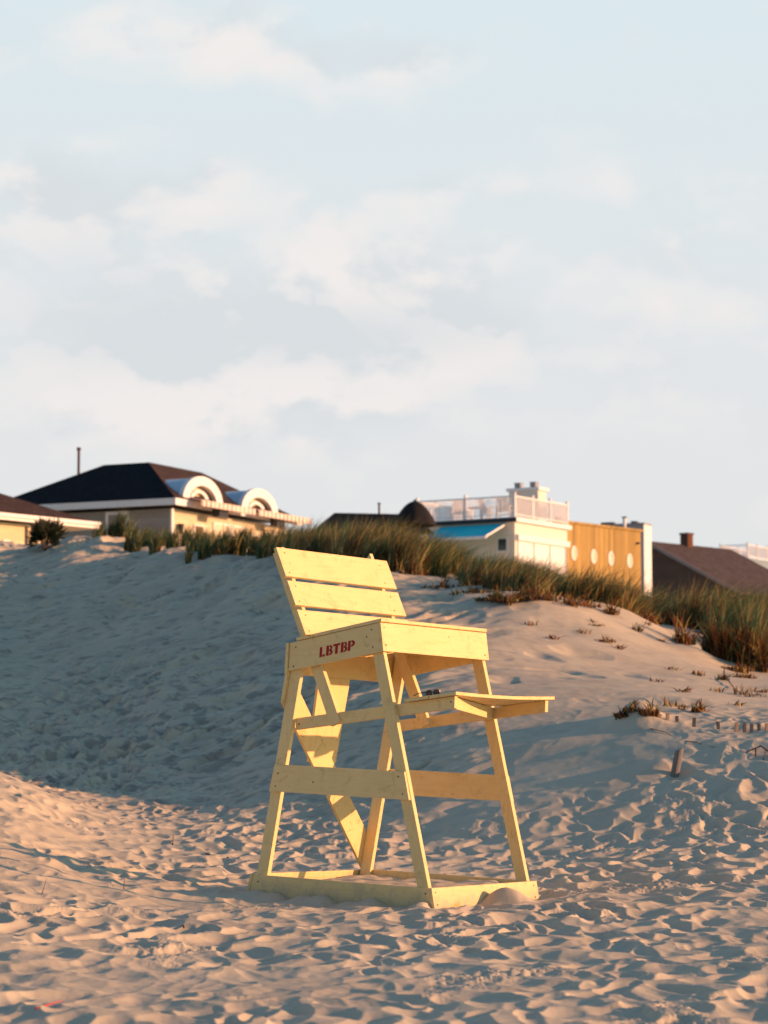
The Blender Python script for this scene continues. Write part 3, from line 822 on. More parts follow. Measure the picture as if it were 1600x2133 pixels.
def house_gable():
    ang = 47; h = frame_at('brown_house', 1356, 138, ang, label='brown gable roofed house with a brick chimney on its ridge', cat='house')
    z1 = zz(1128, 138); g = .5; L = 8.2; s = .50
    # ridge along local x; near slope falls towards local -y
    r = MB(); W_ = 6.5
    r.slab([(-.25, 0, z1), (L, 0, z1), (L, -W_, z1 - W_ * s), (-.25, -W_, z1 - W_ * s)], (0, 0, -.16)); r.slab([(-.25, 0, z1), (-.25, W_, z1 - W_ * s), (L, W_, z1 - W_ * s), (L, 0, z1)], (0, 0, -.16))
    r.build('roof', M['roof_brown2'], h)
    b = MB()
    for sg in (-1, 1): b.slab([(-.30, 0, z1 + .0), (-.30, sg * W_, z1 - W_ * s), (-.30, sg * W_, z1 - W_ * s - .22), (-.30, 0, z1 - .22)], (.05, 0, 0))
    b.build('rake_board', M['rake'], h)
    w_ = MB(); wb = W_ - .4
    for x0, x1 in ((0, L - .2),):
        w_.add([(x0, -wb, g), (x0, wb, g), (x0, wb, z1 - .17 - wb * s), (x0, 0, z1 - .17), (x0, -wb, z1 - .17 - wb * s), (x1, -wb, g), (x1, wb, g), (x1, wb, z1 - .17 - wb * s), (x1, 0, z1 - .17), (x1, -wb, z1 - .17 - wb * s)],
                [(0, 1, 2, 3, 4), (9, 8, 7, 6, 5), (0, 4, 9, 5), (1, 6, 7, 2)])
    w_.build('wall', M['brown_wall'], h)
    k = (1425 - 800) / F; x0 = (1356 - 800) / F * 138; a = (k * 138 - x0) / (math.cos(R(ang)) - k * math.sin(R(ang)))
    c = MB(); c.box(a, a + .52, -.35, .20, z1 - .5, zz(1116, 141)); ch = c.build('chimney', M['brick'], h)
    cc = MB(); cc.box(a - .05, a + .57, -.40, .25, zz(1116, 141), zz(1112.5, 141)); cc.build('chimney_cap', M['brick'], ch)


house_gable()


def house_far():
    h = frame_at('far_deck_house', 1560, 178, 60, label='pale blue house with a white roof railing at the right edge', cat='house')
    z1 = zz(1164, 178); g = .5
    m = MB(); m.box(0, 6, 0, 2.2, g, z1); m.build('wall', M['slate'], h)
    t = MB(); t.box(-.1, 6.1, -.1, 2.3, z1, z1 + .06); t.build('roof', M['metal_blue'], h)
    railing(h, (0, 0), (6, 0), z1 + .06, 1.0, 4, .15); railing(h, (0, 0), (0, 2.2), z1 + .06, 1.0, 2, .15, first=False); railing(h, (0, 2.2), (6, 2.2), z1 + .06, 1.0, 4, .15, first=False)


house_far()

# ------------------------------------------------------------------ the lifeguard chair
T, LT, LW = .022, .038, .089
chair = empty('lifeguard_chair', CB, label='tall pale yellow wooden lifeguard chair with red stencilled letters on its seat', cat='lifeguard chair')
Mz = Matrix.Rotation(YAW, 4, 'Z') @ Matrix.Rotation(TU, 4, 'X') @ Matrix.Rotation(TV, 4, 'Y')
chair.rotation_euler = Mz.to_euler()
W_, D_ = CW, CD
lerp = lambda a, b, t: a + (b - a) * t


def nails(m, pts, nrm, r=.0055, mi=1):
    n = Vector(nrm).normalized(); a = n.orthogonal().normalized(); b = n.cross(a)
    for p in pts:
        p = Vector(p) + n * .0016; k = 8
        vs = [p + (a * math.cos(2 * math.pi * j / k) + b * math.sin(2 * math.pi * j / k)) * r for j in range(k)]
        m.add(vs + [v - n * .003 for v in vs], [tuple(range(k))] + [(j, (j + 1) % k, k + (j + 1) % k, k + j) for j in range(k)], mi)


def board(name, quad, off, mat, bev=.0025, nail=None, nail_n=None, parent=None, sub=None):
    m = MB(); m.slab(quad, off); o = m.build(name, [M[mat], M['nail']], parent or chair, bevel=bev)
    if nail: add_nails(o, nail, nail_n)
    return o


def add_nails(o, pts, nrm):
    m2 = MB(); nails(m2, pts, nrm); t = m2.build('tmp', [M['nail'], M['nail']])
    bm = bmesh.new(); bm.from_mesh(o.data); bm.from_mesh(t.data); bm.to_mesh(o.data); bm.free()
    me = t.data; bpy.data.objects.remove(t); bpy.data.meshes.remove(me)


BL = .0348
# base box: front and rear boards cap the side boards
hb = CH0 + .06; blv = BL * hb / CH0
front_base = board('base_board', [(-.004, 0, 0), (W_, 0, 0), (W_, -blv, -hb), (-.004, -blv, -hb)], (0, T, 0), 'paint_u', nail=[(.035, -.006, -.03), (.04, -.025, -.11), (W_ - .05, -.006, -.03), (W_ - .05, -.025, -.11)], nail_n=(0, -1, .2))
board('base_board', [(0, T + .001, -.002), (0, D_ - T - .001, -.002), (0, D_ + blv - T, -hb), (0, -blv + T + .001, -hb)], (T, 0, 0), 'paint_v', nail=[(0, .05, -.04), (0, D_ - .07, -.05), (0, D_ - .06, -.12), (0, .9, -.12)], nail_n=(-1, 0, 0))
board('base_board', [(W_, T + .001, -.002), (W_, D_ - T - .001, -.002), (W_, D_ + blv - T, -hb), (W_, -blv + T + .001, -hb)], (-T, 0, 0), 'paint_v')
board('base_board', [(-.004, D_, .002), (W_, D_, -.012), (W_, D_ + blv, -hb - .02), (-.004, D_ + blv, -hb)], (0, -T, 0), 'paint_u')
# chipped, splintered patch low on the sunlit board
sp = MB()
for k in range(16):
    u0 = .06 + k * .021; hgt = .018 + .05 * random.random() * math.sin(math.pi * (k + .5) / 16); zb = -.175
    v = lambda z: BL * z / CH0 - .0015
    sp.add([(u0, v(zb), zb), (u0 + .021, v(zb), zb), (u0 + .014 + .01 * random.random(), v(-.15 + hgt), -.15 + hgt), (u0 + .004, v(-.15 + hgt * .6), -.15 + hgt * .6)], [(0, 1, 2, 3)])
spo = sp.build('splintered_patch', M['bare'], front_base)
spo['label'] = 'bare splintered wood low on the sunlit base board'

FLB, FLT, RLB, RLT, HREF = .0898, .4857, 1.4588, 1.2182, 1.45
flv = lambda z: lerp(FLB, FLT, z / HREF)
rlv = lambda z: lerp(RLB, RLT, z / HREF)
SF, SR, STF, STR, SBH = .5039, 1.2638, 1.766, 1.6241, .1968
seat_z = lambda v: lerp(STF, STR, (v - SF) / (SR - SF))


def leg(u, fn, z0, z1):
    h = LW / 2 * 1.03
    return board('leg', [(u, fn(z0) - h, z0), (u, fn(z0) + h, z0), (u, fn(z1) + h, z1), (u, fn(z1) - h, z1)], (LT, 0, 0), 'paint_w', .003)


zt_f = STF - .05; zt_r = STR - .03
leg(T + .001, flv, -.2, zt_f); leg(T + .001, rlv, -.2, zt_r); leg(W_ - T - LT - .001, flv, -.2, zt_f); leg(W_ - T - LT - .001, rlv, -.2, zt_r - .0)

# lower side braces outside the legs
LBZ, LBH = .7617, .1886
board('side_brace', [(0, .2542, LBZ), (0, 1.3642, LBZ + .012), (0, 1.4074, LBZ - LBH + .010), (0, .2068, LBZ - LBH)], (T, 0, 0), 'paint_v',
      nail=[(0, .30, LBZ - .035), (0, .26, LBZ - .15), (0, 1.33, LBZ - .05), (0, 1.35, LBZ - .14), (0, 1.02, LBZ - .10)], nail_n=(-1, 0, 0))
board('side_brace', [(W_, .2542, LBZ - .028), (W_, 1.3642, LBZ - .016), (W_, 1.4074, LBZ - LBH - .016), (W_, .2068, LBZ - LBH - .022)], (-T, 0, 0), 'paint_v')

# upper bars: inside the legs, running forward to carry the footrest
UR, UZR, UF, UZF, UBH = 1.2372, 1.0991, -.0994, 1.2795, .0818
uz = lambda v: lerp(UZR, UZF, (v - UR) / (UF - UR))
ubn = Vector((0, UZF - UZR, -(UF - UR))).normalized()
board('footrest_arm', [(T + LT + .002, UR, UZR), (T + LT + .002, UF, UZF), (T + LT + .002, UF, UZF - UBH), (T + LT + .002, UR, UZR - UBH)], (LT, 0, 0), 'paint_v', .003,
      nail=[(T + LT + .002, UF + .03, UZF - .04), (T + LT + .002, UR - .03, UZR - .04)], nail_n=(-1, 0, 0))
board('footrest_arm', [(W_ - T - LT - .002, UR + .03, UZR - .004), (W_ - T - LT - .002, UF, UZF - .002), (W_ - T - LT - .002, UF, UZF - UBH - .002), (W_ - T - LT - .002, UR + .03, UZR - UBH - .004)], (-LT, 0, 0), 'paint_v', .003)

# footrest: two boards across the arms, the front one warped; a diagonal brace beneath
fr = MB()
def plank(v0, v1, dz=.0, warp=0.0, th=.022, n=14, x0=T + .008, x1=W_ - .025):
    rows = []
    for i in range(n + 1):
        t = i / n; u = lerp(x0, x1, t); wv = -warp * math.sin(math.pi * t)
        rows.append([(u, v0, uz(v0) + dz + wv), (u, v1, uz(v1) + dz + wv * .25), (u, v1, uz(v1) + dz + th + wv * .25), (u, v0, uz(v0) + dz + th + wv)])
    for i in range(n):
        a, b = rows[i], rows[i + 1]; k = len(fr.v); fr.v += a + b
        for j in range(4):
            l = (j + 1) % 4; fr.f.append((k + j, k + l, k + 4 + l, k + 4 + j)); fr.m.append(0)
        if i == 0: fr.f.append((k, k + 1, k + 2, k + 3)); fr.m.append(0)
        if i == n - 1: fr.f.append((k + 7, k + 6, k + 5, k + 4)); fr.m.append(0)
plank(UF - .005 + .20, UF - .005 + .395, .003, .004); plank(UF - .03, UF + .185, .003, .012)
fr.build('footrest', M['paint_u'], chair)
v0, v1 = UF + .012, UF + .44
u0, u1 = T + 2 * LT + .003, W_ - T - 2 * LT - .004
dzb = -.004
board('diagonal_brace', [(u0, v0, uz(v0) + dzb), (u1, v1, uz(v1) + dzb), (u1, v1, uz(v1) - UBH + dzb), (u0, v0, uz(v0) - UBH + dzb)], (.012, .034, 0), 'paint_u', .003)

# seat box: side, front and rear boards, seat planks on top
sq = lambda u: [(u, SF + .002, seat_z(SF)), (u, SR, seat_z(SR)), (u, SR + .005, seat_z(SR) - SBH), (u, SF - .030, seat_z(SF) - SBH)]
left_seat = board('seat_side', sq(0), (T, 0, 0), 'paint_v', nail=[(0, 1.21, 1.595), (0, 1.225, 1.46), (0, .56, 1.72), (0, .545, 1.60), (0, .60, 1.67)], nail_n=(-1, 0, 0))
board('seat_side', [(q[0], q[1], q[2] - .012) for q in sq(W_)], (-T, 0, 0), 'paint_v')
board('seat_front', [(-.006, SF - .022, STF + .002), (W_, SF - .022, STF - .006), (W_, SF - .054, STF - SBH - .008), (-.006, SF - .054, STF - SBH + .004)], (0, T, 0), 'paint_u',
      nail=[(.03, SF - .026, STF - .03), (.03, SF - .05, STF - .15), (W_ - .05, SF - .026, STF - .05), (W_ - .05, SF - .05, STF - .17), (W_ * .62, SF - .03, STF - .06)], nail_n=(0, -1, .1))
board('seat_rear', [(-.012, SR + .004, seat_z(SR) + .0), (W_, SR + .004, seat_z(SR) - .006), (W_, SR + .010, seat_z(SR) - SBH - .045), (-.012, SR + .010, seat_z(SR) - SBH - .02)], (0, T, 0), 'paint_u')
st = MB()
edges = [SF - .026, .75, .905, 1.06, 1.21]
for a, b in zip(edges[:-1], edges[1:]):
    b2 = b - .004
    st.hexa([(-.004, a, seat_z(a) + .004), (W_ + .002, a, seat_z(a) - .004), (W_ + .002, b2, seat_z(b2) - .004), (-.004, b2, seat_z(b2) + .004),
             (-.004, a, seat_z(a) + .027), (W_ + .002, a, seat_z(a) + .019), (W_ + .002, b2, seat_z(b2) + .019), (-.004, b2, seat_z(b2) + .027)])
st.build('seat', M['paint_u'], chair, bevel=.0025)
bt = MB(); bt.hexa([(.30, SF + .01, STF - .09), (.36, SF + .01, STF - .09), (.36, SR - .01, seat_z(SR) - .09), (.30, SR - .01, seat_z(SR) - .09), (.30, SF + .01, STF - .004), (.36, SF + .01, STF - .004), (.36, SR - .01, seat_z(SR) - .004), (.30, SR - .01, seat_z(SR) - .004)])
bt.build('seat_batten', M['paint_v'], chair, bevel=.003)

# backrest posts run from above the top plank down to the footrest arms
BV0, BZ0, BV1, BZ1, BU0, BU1 = 1.0851, 1.6829, 1.371, 2.298, -.0556, 1.2934
bd = Vector((0, BV1 - BV0, BZ1 - BZ0)).normalized(); bn = Vector((0, -bd.z, bd.y))       # along the back, out of its front
back0 = Vector((0, BV0, BZ0)); BLN = math.hypot(BV1 - BV0, BZ1 - BZ0)
def bpt(u, s, d=0.0): return Vector((u, BV0, BZ0)) + bd * s - bn * d      # s metres up from the foot of the lowest plank, d behind the front plane
s_low = -(BZ0 - uz(.80) + .06) / bd.z
for u, top in ((T + 2 * LT - .055, BLN + .022), (W_ - T - 2 * LT - .085, BLN + .062)):
    q = [bpt(u, s_low, .026), bpt(u, top, .026), bpt(u, top - .012, .026 + LW), bpt(u, s_low, .026 + LW)]
    if u > .5: q[2] = bpt(u, top - .055, .026 + LW)
    board('back_post', q, (LT, 0, 0), 'paint_w', .003)
bm_ = MB()
for s0, s1, r0, r1 in ((.0, .192, .0, .190), (.228, .418, .226, .414), (.452, BLN, .450, BLN)):
    quad = [bpt(BU0, s0), bpt(BU1, r0 - .006), bpt(BU1 - .004, r1), bpt(BU0 - .002, s1)]
    bm_.slab(quad, -bn * .025)
bo = bm_.build('backrest', [M['paint_u'], M['nail']], chair, bevel=.0025)
pts = []
for s0, s1 in ((.0, .192), (.228, .418), (.452, BLN)):
    pts += [bpt(.0, s0 + .03), bpt(.02, s1 - .04), bpt(W_ - .16, s0 + .03), bpt(W_ - .15, s1 - .05)]
add_nails(bo, pts, bn)

# two wide boards crossing behind the rear legs
h = LW / 2
rp = lambda u, z, d=0: Vector((u, rlv(z) + h + d, z))
def rear_board(uz4, d, mat, lab):
    q = [rp(u, z, d) for u, z in uz4]; o = board('cross_brace', q, (0, T, 0), mat, .002); o['label'] = lab
rear_board([(-.004, 1.21), (-.004, 1.45), (1.30, .24), (1.30, -.01)], .003, 'worn', 'long diagonal rear brace with a chipped edge')
rear_board([(.40, 1.44), (.78, 1.44), (.77, .781), (.444, .79)], .028, 'paint_w', 'short upright rear brace')

# stencilled letters on the shaded seat side
LF = left_seat
org = Vector((-.0022, 1.000, 1.525)); ex = Vector((0, SF - SR, STF - STR)).normalized(); ez_ = Vector((0, -.04, 1)).normalized()
lt = MB()
def glyph(poly, x, hgt=.070, wd=.068):
    vs = [org + ex * (x + px * wd) + ez_ * (py * hgt) for px, py in poly]; n = len(vs)
    off = Vector((.0020, 0, 0)); lt.add(vs + [v + off for v in vs], [tuple(range(n))] + [(i, (i + 1) % n, n + (i + 1) % n, n + i) for i in range(n)])
def arcp(cx, cy, rx, ry, a0, a1, n=10): return [(cx + rx * math.cos(R(a0 + (a1 - a0) * i / n)), cy + ry * math.sin(R(a0 + (a1 - a0) * i / n))) for i in range(n + 1)]
def bowl(y0, y1, x0, rx, th=.0):
    c = (y0 + y1) / 2; ry = (y1 - y0) / 2
    return arcp(x0, c, rx, ry, -90, 90) + [(x0, y1 - ry * .55)] + arcp(x0 + .03, c, rx * .30, ry * .42, 80, -80, 6) + [(x0, y0 + ry * .55)]
def L_(x): glyph([(0, 0), (.30, 0), (.30, 1), (0, 1)], x); glyph([(.40, 0), (.68, 0), (.68, .22), (.40, .22)], x)
def B_(x): glyph([(0, 0), (.32, 0), (.32, 1), (0, 1)], x); glyph(bowl(.46, 1, .40, .36), x); glyph(bowl(0, .56, .40, .44), x)
def T_(x): glyph([(0, .80), (.0, 1), (.86, 1), (.86, .80), (.59, .80), (.59, 0), (.27, 0), (.27, .80)], x)
def P_(x): glyph([(0, 0), (.30, 0), (.30, 1), (0, 1)], x); glyph(bowl(.36, 1, .39, .46), x)
L_(.0); B_(.058); T_(.118); B_(.186); P_(.248)
lt.build('lettering', M['red'], LF)

# ------------------------------------------------------------------ sunglasses left on the footrest
chm = Matrix.Translation(CB) @ Mz
sg = empty('sunglasses', chm @ Vector((.10, .10, uz(.10) + .026)), (R(-4), R(4), YAW + R(80)), label='black sunglasses lying on the corner of the yellow footrest', cat='sunglasses')
m = MB()
for sx_ in (-1, 1):
    n = 16; o_ = [(sx_ * .034 + .029 * math.cos(6.283 * k / n), 0, .021 + .020 * math.sin(6.283 * k / n)) for k in range(n)]; i_ = [(sx_ * .034 + .024 * math.cos(6.283 * k / n), 0, .021 + .016 * math.sin(6.283 * k / n)) for k in range(n)]
    for k in range(n):
        l = (k + 1) % n; m.hexa([o_[k], o_[l], i_[l], i_[k], *[(p[0], .005, p[2]) for p in (o_[k], o_[l], i_[l], i_[k])]])
m.box(-.007, .007, .0, .005, .024, .031); m.build('rim', M['rubber'], sg)
for sx_ in (-1, 1):
    n = 16; l_ = MB(); l_.add([(sx_ * .034 + .0245 * math.cos(6.283 * k / n), .002, .021 + .0165 * math.sin(6.283 * k / n)) for k in range(n)], [tuple(range(n))]); l_.build('lens', M['glass'], sg)
    t = MB(); t.tube([(sx_ * .063, .004, .027), (sx_ * .064, .08, .026), (sx_ * .062, .125, .012)], [.0035, .003, .003], 6); t.build('temple', M['rubber'], sg)
    hg = MB(); hg.box(sx_ * .063 - .004, sx_ * .063 + .004, -.002, .006, .023, .031); hg.build('hinge', M['brass'], sg)

# ------------------------------------------------------------------ grass
class Blades:
    def __init__(s): s.v = []; s.f = []; s.m = []; s.n = 0
    def clump(s, x, y, z, nb, hgt, spread, lean=(.25, 0), mats=(.45, .3, .15, .10), width=.008, stiff=1.0):
        nb = int(nb)
        a = RNG.uniform(0, 2 * np.pi, nb); r = spread * np.sqrt(RNG.uniform(0, 1, nb)); bx = x + r * np.cos(a); by = y + r * np.sin(a)
        H = hgt * RNG.uniform(.38, 1.12, nb); tilt = RNG.normal(0, .27, nb) * stiff; da = RNG.uniform(0, 2 * np.pi, nb)
        lx = lean[0] * RNG.uniform(.2, 1.6, nb) + np.cos(da) * np.abs(tilt) + .45 * (bx - x); ly = lean[1] + np.sin(da) * np.abs(tilt) + .45 * (by - y)
        w = width * RNG.uniform(.6, 1.3, nb); fa = RNG.uniform(0, np.pi, nb); wx, wy = np.cos(fa) * w, np.sin(fa) * w
        V = []
        for t, wk in ((0, .8), (.35, 1.0), (.7, .75), (1.0, 0.0)):
            cx = bx + lx * H * (t ** 1.9); cy = by + ly * H * (t ** 1.9); cz = z - .03 + H * t * (1 - .22 * t * np.minimum(1, np.hypot(lx, ly)))
            if wk > 0: V += [np.stack([cx - wx * wk, cy - wy * wk, cz], 1), np.stack([cx + wx * wk, cy + wy * wk, cz], 1)]
            else: V += [np.stack([cx, cy, cz], 1)]
        V = np.stack(V, 1).reshape(-1, 3); base = s.n + np.arange(nb) * 7
        f = np.concatenate([np.stack([base, base + 1, base + 3, base + 2], 1), np.stack([base + 2, base + 3, base + 5, base + 4], 1), np.stack([base + 4, base + 5, base + 6, base + 6], 1)], 0)
        mi = RNG.choice(len(mats), nb, p=np.array(mats) / sum(mats))
        s.v.append(V); s.f.append(f); s.m.append(np.tile(mi, 3)); s.n += nb * 7
    def build(s, name, loc=None, mats=('g1', 'g2', 'g3', 'g4', 'g5')):
        v = np.concatenate(s.v); f = np.concatenate(s.f); mi = np.concatenate(s.m)
        if loc is not None: v = v - np.array(loc)
        tri = f[:, 2] == f[:, 3]; me = bpy.data.meshes.new(name); me.vertices.add(len(v)); me.vertices.foreach_set('co', v.astype(np.float32).ravel())
        q = f[~tri]; t3 = f[tri][:, :3]; li = np.concatenate([q.ravel(), t3.ravel()]).astype(np.int32)
        st_ = np.concatenate([np.arange(len(q)) * 4, len(q) * 4 + np.arange(len(t3)) * 3]).astype(np.int32)
        me.loops.add(len(li)); me.loops.foreach_set('vertex_index', li); me.polygons.add(len(st_)); me.polygons.foreach_set('loop_start', st_)
        me.polygons.foreach_set('material_index', np.concatenate([mi[~tri], mi[tri]]).astype(np.int32))
        for k in mats: me.materials.append(M[k])
        me.update(calc_edges=True)
        o = bpy.data.objects.new(name, me); COL.objects.link(o)
        if loc is not None: o.location = loc
        return o


# lower edge of the grass in the photograph, and how tall it stands there
EDGE_X = [130, 230, 330, 430, 520, 600, 660, 760, 830, 900, 1000, 1100, 1200, 1300, 1370, 1420, 1470, 1540, 1600, 1680, 1800]
EDGE_Y = [1122, 1128, 1142, 1150, 1160, 1172, 1176, 1184, 1190, 1212, 1222, 1236, 1236, 1240, 1228, 1285, 1312, 1352, 1385, 1390, 1390]
HGT_X = [130, 300, 450, 600, 700, 880, 980, 1080, 1170, 1260, 1340, 1400, 1480, 1560, 1650, 1800]
HGT_Y = [.4, .5, .5, .80, .88, .84, .58, .60, .68, .66, .74, .95, 1.02, 1.0, .95, .9]
edge_d = []
for a, b in zip(EDGE_X, EDGE_Y): edge_d.append(hit(a, b, 18).y)
gr = Blades()
cnt = 0
for k in range(1760):
    px = RNG.uniform(560, 2050); d0 = np.interp(px, EDGE_X, edge_d); span = 11 if px < 1350 else 13
    d = d0 + span * RNG.uniform(0, 1) ** 1.25; x = (px - 800) / F * d
    if noise2(np.array([x * .55]), np.array([d * .4]), 81)[0] < -.12 and d < d0 + 3.0 and px < 1400: continue
    if noise2(np.array([x * .9]), np.array([d * .7]), 82)[0] < -.38 and px < 1380: continue
    hh = np.interp(px, HGT_X, HGT_Y) * RNG.uniform(.55, 1.15)
    front = d < d0 + 1.2
    mats = (.46, .32, .17, .05) if not front else (.32, .20, .18, .20, .10)
    gr.clump(x, d, ground(x, d), RNG.integers(55, 115), hh, RNG.uniform(.08, .24), (.50, -.04), mats, .0058); cnt += 1
    if front or RNG.uniform() < .3: gr.clump(x, d, ground(x, d), 26, hh * .42, .22, (.1, -.1), (.08, .12, .28, .52), .008, 2.2)
g = gr.build('dune_grass'); tag(g, 'dense green and straw beach grass along the dune crest', 'grass', kind='stuff')

# separate tufts along the crest on the left, each with sand round it
tufts = [(205, 1120, .55, 70, 'small green tuft before the shaded end of the black roofed house'), (248, 1122, .85, 150, 'tall green tuft in front of the dark window of the black roofed house'),
         (285, 1150, .72, 110, 'green tuft below the corner of the black roofed house'), (325, 1155, .70, 130, 'green tuft with a thin base standing in front of the wall lamp'),
         (352, 1146, .62, 110, 'green tuft left of the brown door of the dormer house'), (385, 1140, .68, 120, 'green tuft below the first arched dormer'),
         (428, 1168, .74, 130, 'green tuft rooted lowest on the sand at the crest'), (462, 1160, .80, 190, 'broad green tuft below the gap between the dormers'),
         (505, 1158, .80, 200, 'dense dark green tuft below the second arched dormer'), (545, 1158, .80, 200, 'dense green tuft nearest the chair back on its left')]
for k, (px, lb) in enumerate(((268, 'small tuft just right of the tall one before the dark window'), (305, 'low tuft between the house corner and the wall lamp'), (340, 'thin tuft before the left edge of the sunlit wall'),
                              (405, 'tuft in the gap between the first and second door of the dormer house'), (445, 'thick tuft left of the broad one below the dormers'), (484, 'tuft between the broad one and the dense dark one'),
                              (525, 'tuft just left of the densest one near the chair'), (570, 'shaggy tuft behind the upper left corner of the backrest'))):
    tufts.append((px, 1138 + (px - 268) * .09, .62, 130, lb))
for px, py, hh, nb, lb in tufts:
    q = hit(px, py, 40, 62); b = Blades(); hh *= .9
    b.clump(q.x, q.y, q.z, nb, hh, .07, (.22, 0), (.55, .27, .12, .06), .0065); b.clump(q.x, q.y, q.z, nb * .15, hh * .4, .10, (.1, 0), (.2, .2, .3, .3), .009, 1.5)
    for j in range(3):
      ox, oy = RNG.normal(0, .22), RNG.uniform(-.1, .35); b.clump(q.x + ox, q.y + oy, ground(q.x + ox, q.y + oy), nb * .4, hh * RNG.uniform(.7, 1.0), .06, (.16, 0), (.5, .3, .14, .06), .009)
    tag(b.build('grass_tuft', q), lb, 'grass tuft', 'grass tufts along the dune crest')

# the big dark red-brown tuft low on the right, and dry tufts lying on the shelf
q = hit(1548, 1382); b = Blades()
for j in range(9):
    ox, oy = RNG.normal(0, .22), RNG.normal(.1, .2)
    b.clump(q.x + ox, q.y + oy, ground(q.x + ox, q.y + oy), 150, .62, .2, (-.12 + .3 * RNG.uniform(), -.25), (.10, .08, .10, .50, .24), .008, 2.2)
for j in range(4):
    ox, oy = RNG.normal(0, .25), RNG.normal(.25, .2); b.clump(q.x + ox, q.y + oy, ground(q.x + ox, q.y + oy), 90, .95, .2, (.2, 0), (.5, .3, .15, .05), .008)
tag(b.build('grass_tuft', q), 'big drooping tuft with red-brown dead leaves beside the buried pickets slope', 'grass tuft')
dry = [(1030, 1250, .10, 240, .34, 'wide black mat of dead roots below the grass left of the white house'), (1095, 1248, .14, 240, .30, 'black root mat hanging out of the bank below the white house'),
       (1475, 1322, .16, 200, .30, 'dark shaded mat of dead grass left of the big rusty tuft'), (1530, 1395, .14, 160, .35, 'matted dark grass trailing from the foot of the big rusty tuft'), (920, 1226, .16, 90, .4, 'rust coloured dead leaves under the grass edge nearest the backrest'), (985, 1236, .15, 90, .45, 'long rust strand of dead grass below the middle grass edge'),
       (1130, 1246, .2, 110, .35, 'red-brown clump under the grass below the white house'), (1215, 1262, .14, 80, .4, 'orange debris below the golden building'), (1350, 1268, .18, 90, .3, 'rusty clump at the left foot of the tall right hand grass'),
       (1300, 1488, .08, 60, .14, 'dark roots hanging on the shaded side of the hummock'), (1400, 1470, .08, 40, .25, 'loose brown straws above the picket row'), (1560, 1450, .10, 50, .3, 'scattered rusty straws on the slope at the right edge'),
       (1240, 1300, .07, 40, .2, 'little dark debris on the open shelf'), (1272, 1278, .17, 60, .16, 'dry rust coloured tuft standing alone below the middle of the grass belt'), (1322, 1312, .10, 34, .16, 'short row of broken straw stalks on the lit sand shelf'),
       (1258, 1334, .08, 40, .20, 'flat dark dead tuft lying in a hollow of the shelf'), (1380, 1262, .30, 120, .25, 'bright orange dry tuft at the foot of the tall grass'),
       (1425, 1340, .26, 110, .22, 'dark drooping tuft beside the big red-brown one'), (1378, 1338, .06, 26, .06, 'tiny dark spiky tuft on the shelf'),
       (1505, 1418, .14, 50, .12, 'small orange tuft on the slope above the pickets'), (1318, 1478, .08, 60, .14, 'spiky dry tuft on top of the root hummock'),
       (1352, 1488, .13, 100, .12, 'hanging red-brown tuft on the lit side of the root hummock'), (1455, 1484, .13, 60, .10, 'small dark spiky tuft just above the picket row'),
       (855, 1196, .20, 80, .35, 'brown dead leaves trailing right beside the chair back'), (1590, 1398, .3, 120, .25, 'dry tuft at the right edge under the big one'),
       (1545, 1410, .1, 60, .25, 'flattened straw tuft below the big red-brown one'), (1420, 1478, .05, 30, .14, 'flat dark wisp of dead grass left of the small spiky tuft'),
       (1060, 1252, .16, 110, .35, 'dark dead mat under the grass edge right of the chair back'), (1180, 1258, .14, 90, .5, 'rust brown strand of dead grass below the grass edge')]
for px, py, hh, nb, sp_, lb in dry:
    q = hit(px, py); b = Blades(); hh *= 1.2
    b.clump(q.x, q.y, q.z, nb * 1.5, hh * .6, sp_ * .85, (.05, -.15), (.04, .04, .14, .40, .40), .011, 2.8)
    for k in range(4):
        r_ = sp_ * RNG.uniform(0, .5); a_ = RNG.uniform(0, 6.28); ox, oy = r_ * math.cos(a_), r_ * math.sin(a_)
        b.clump(q.x + ox, q.y + oy, ground(q.x + ox, q.y + oy), nb * .22, hh * RNG.uniform(.7, 1.7), .05, (RNG.uniform(-.5, .9), -.2), (.05, .06, .22, .42, .28), .008, 1.8)
    tag(b.build('dry_tuft', q), lb, 'dry tuft', 'dry tufts on the sand')


for px, py in ((1105, 1302), (1150, 1330), (1215, 1318), (1290, 1350), (1345, 1300), (1400, 1395), (1452, 1405), (1490, 1440), (1535, 1470), (1580, 1440), (1425, 1440), (1365, 1420)):
    q = hit(px, py); b = Blades(); b.clump(q.x, q.y, q.z, 26, .10, .10, (.3, -.2), (.02, .02, .16, .45, .35), .010, 3.0)
    tag(b.build('grass_scrap', q), 'small rust-brown scrap of dead grass scattered on the lit sand shelf', 'grass scrap', 'scraps of dead grass on the sand shelf')


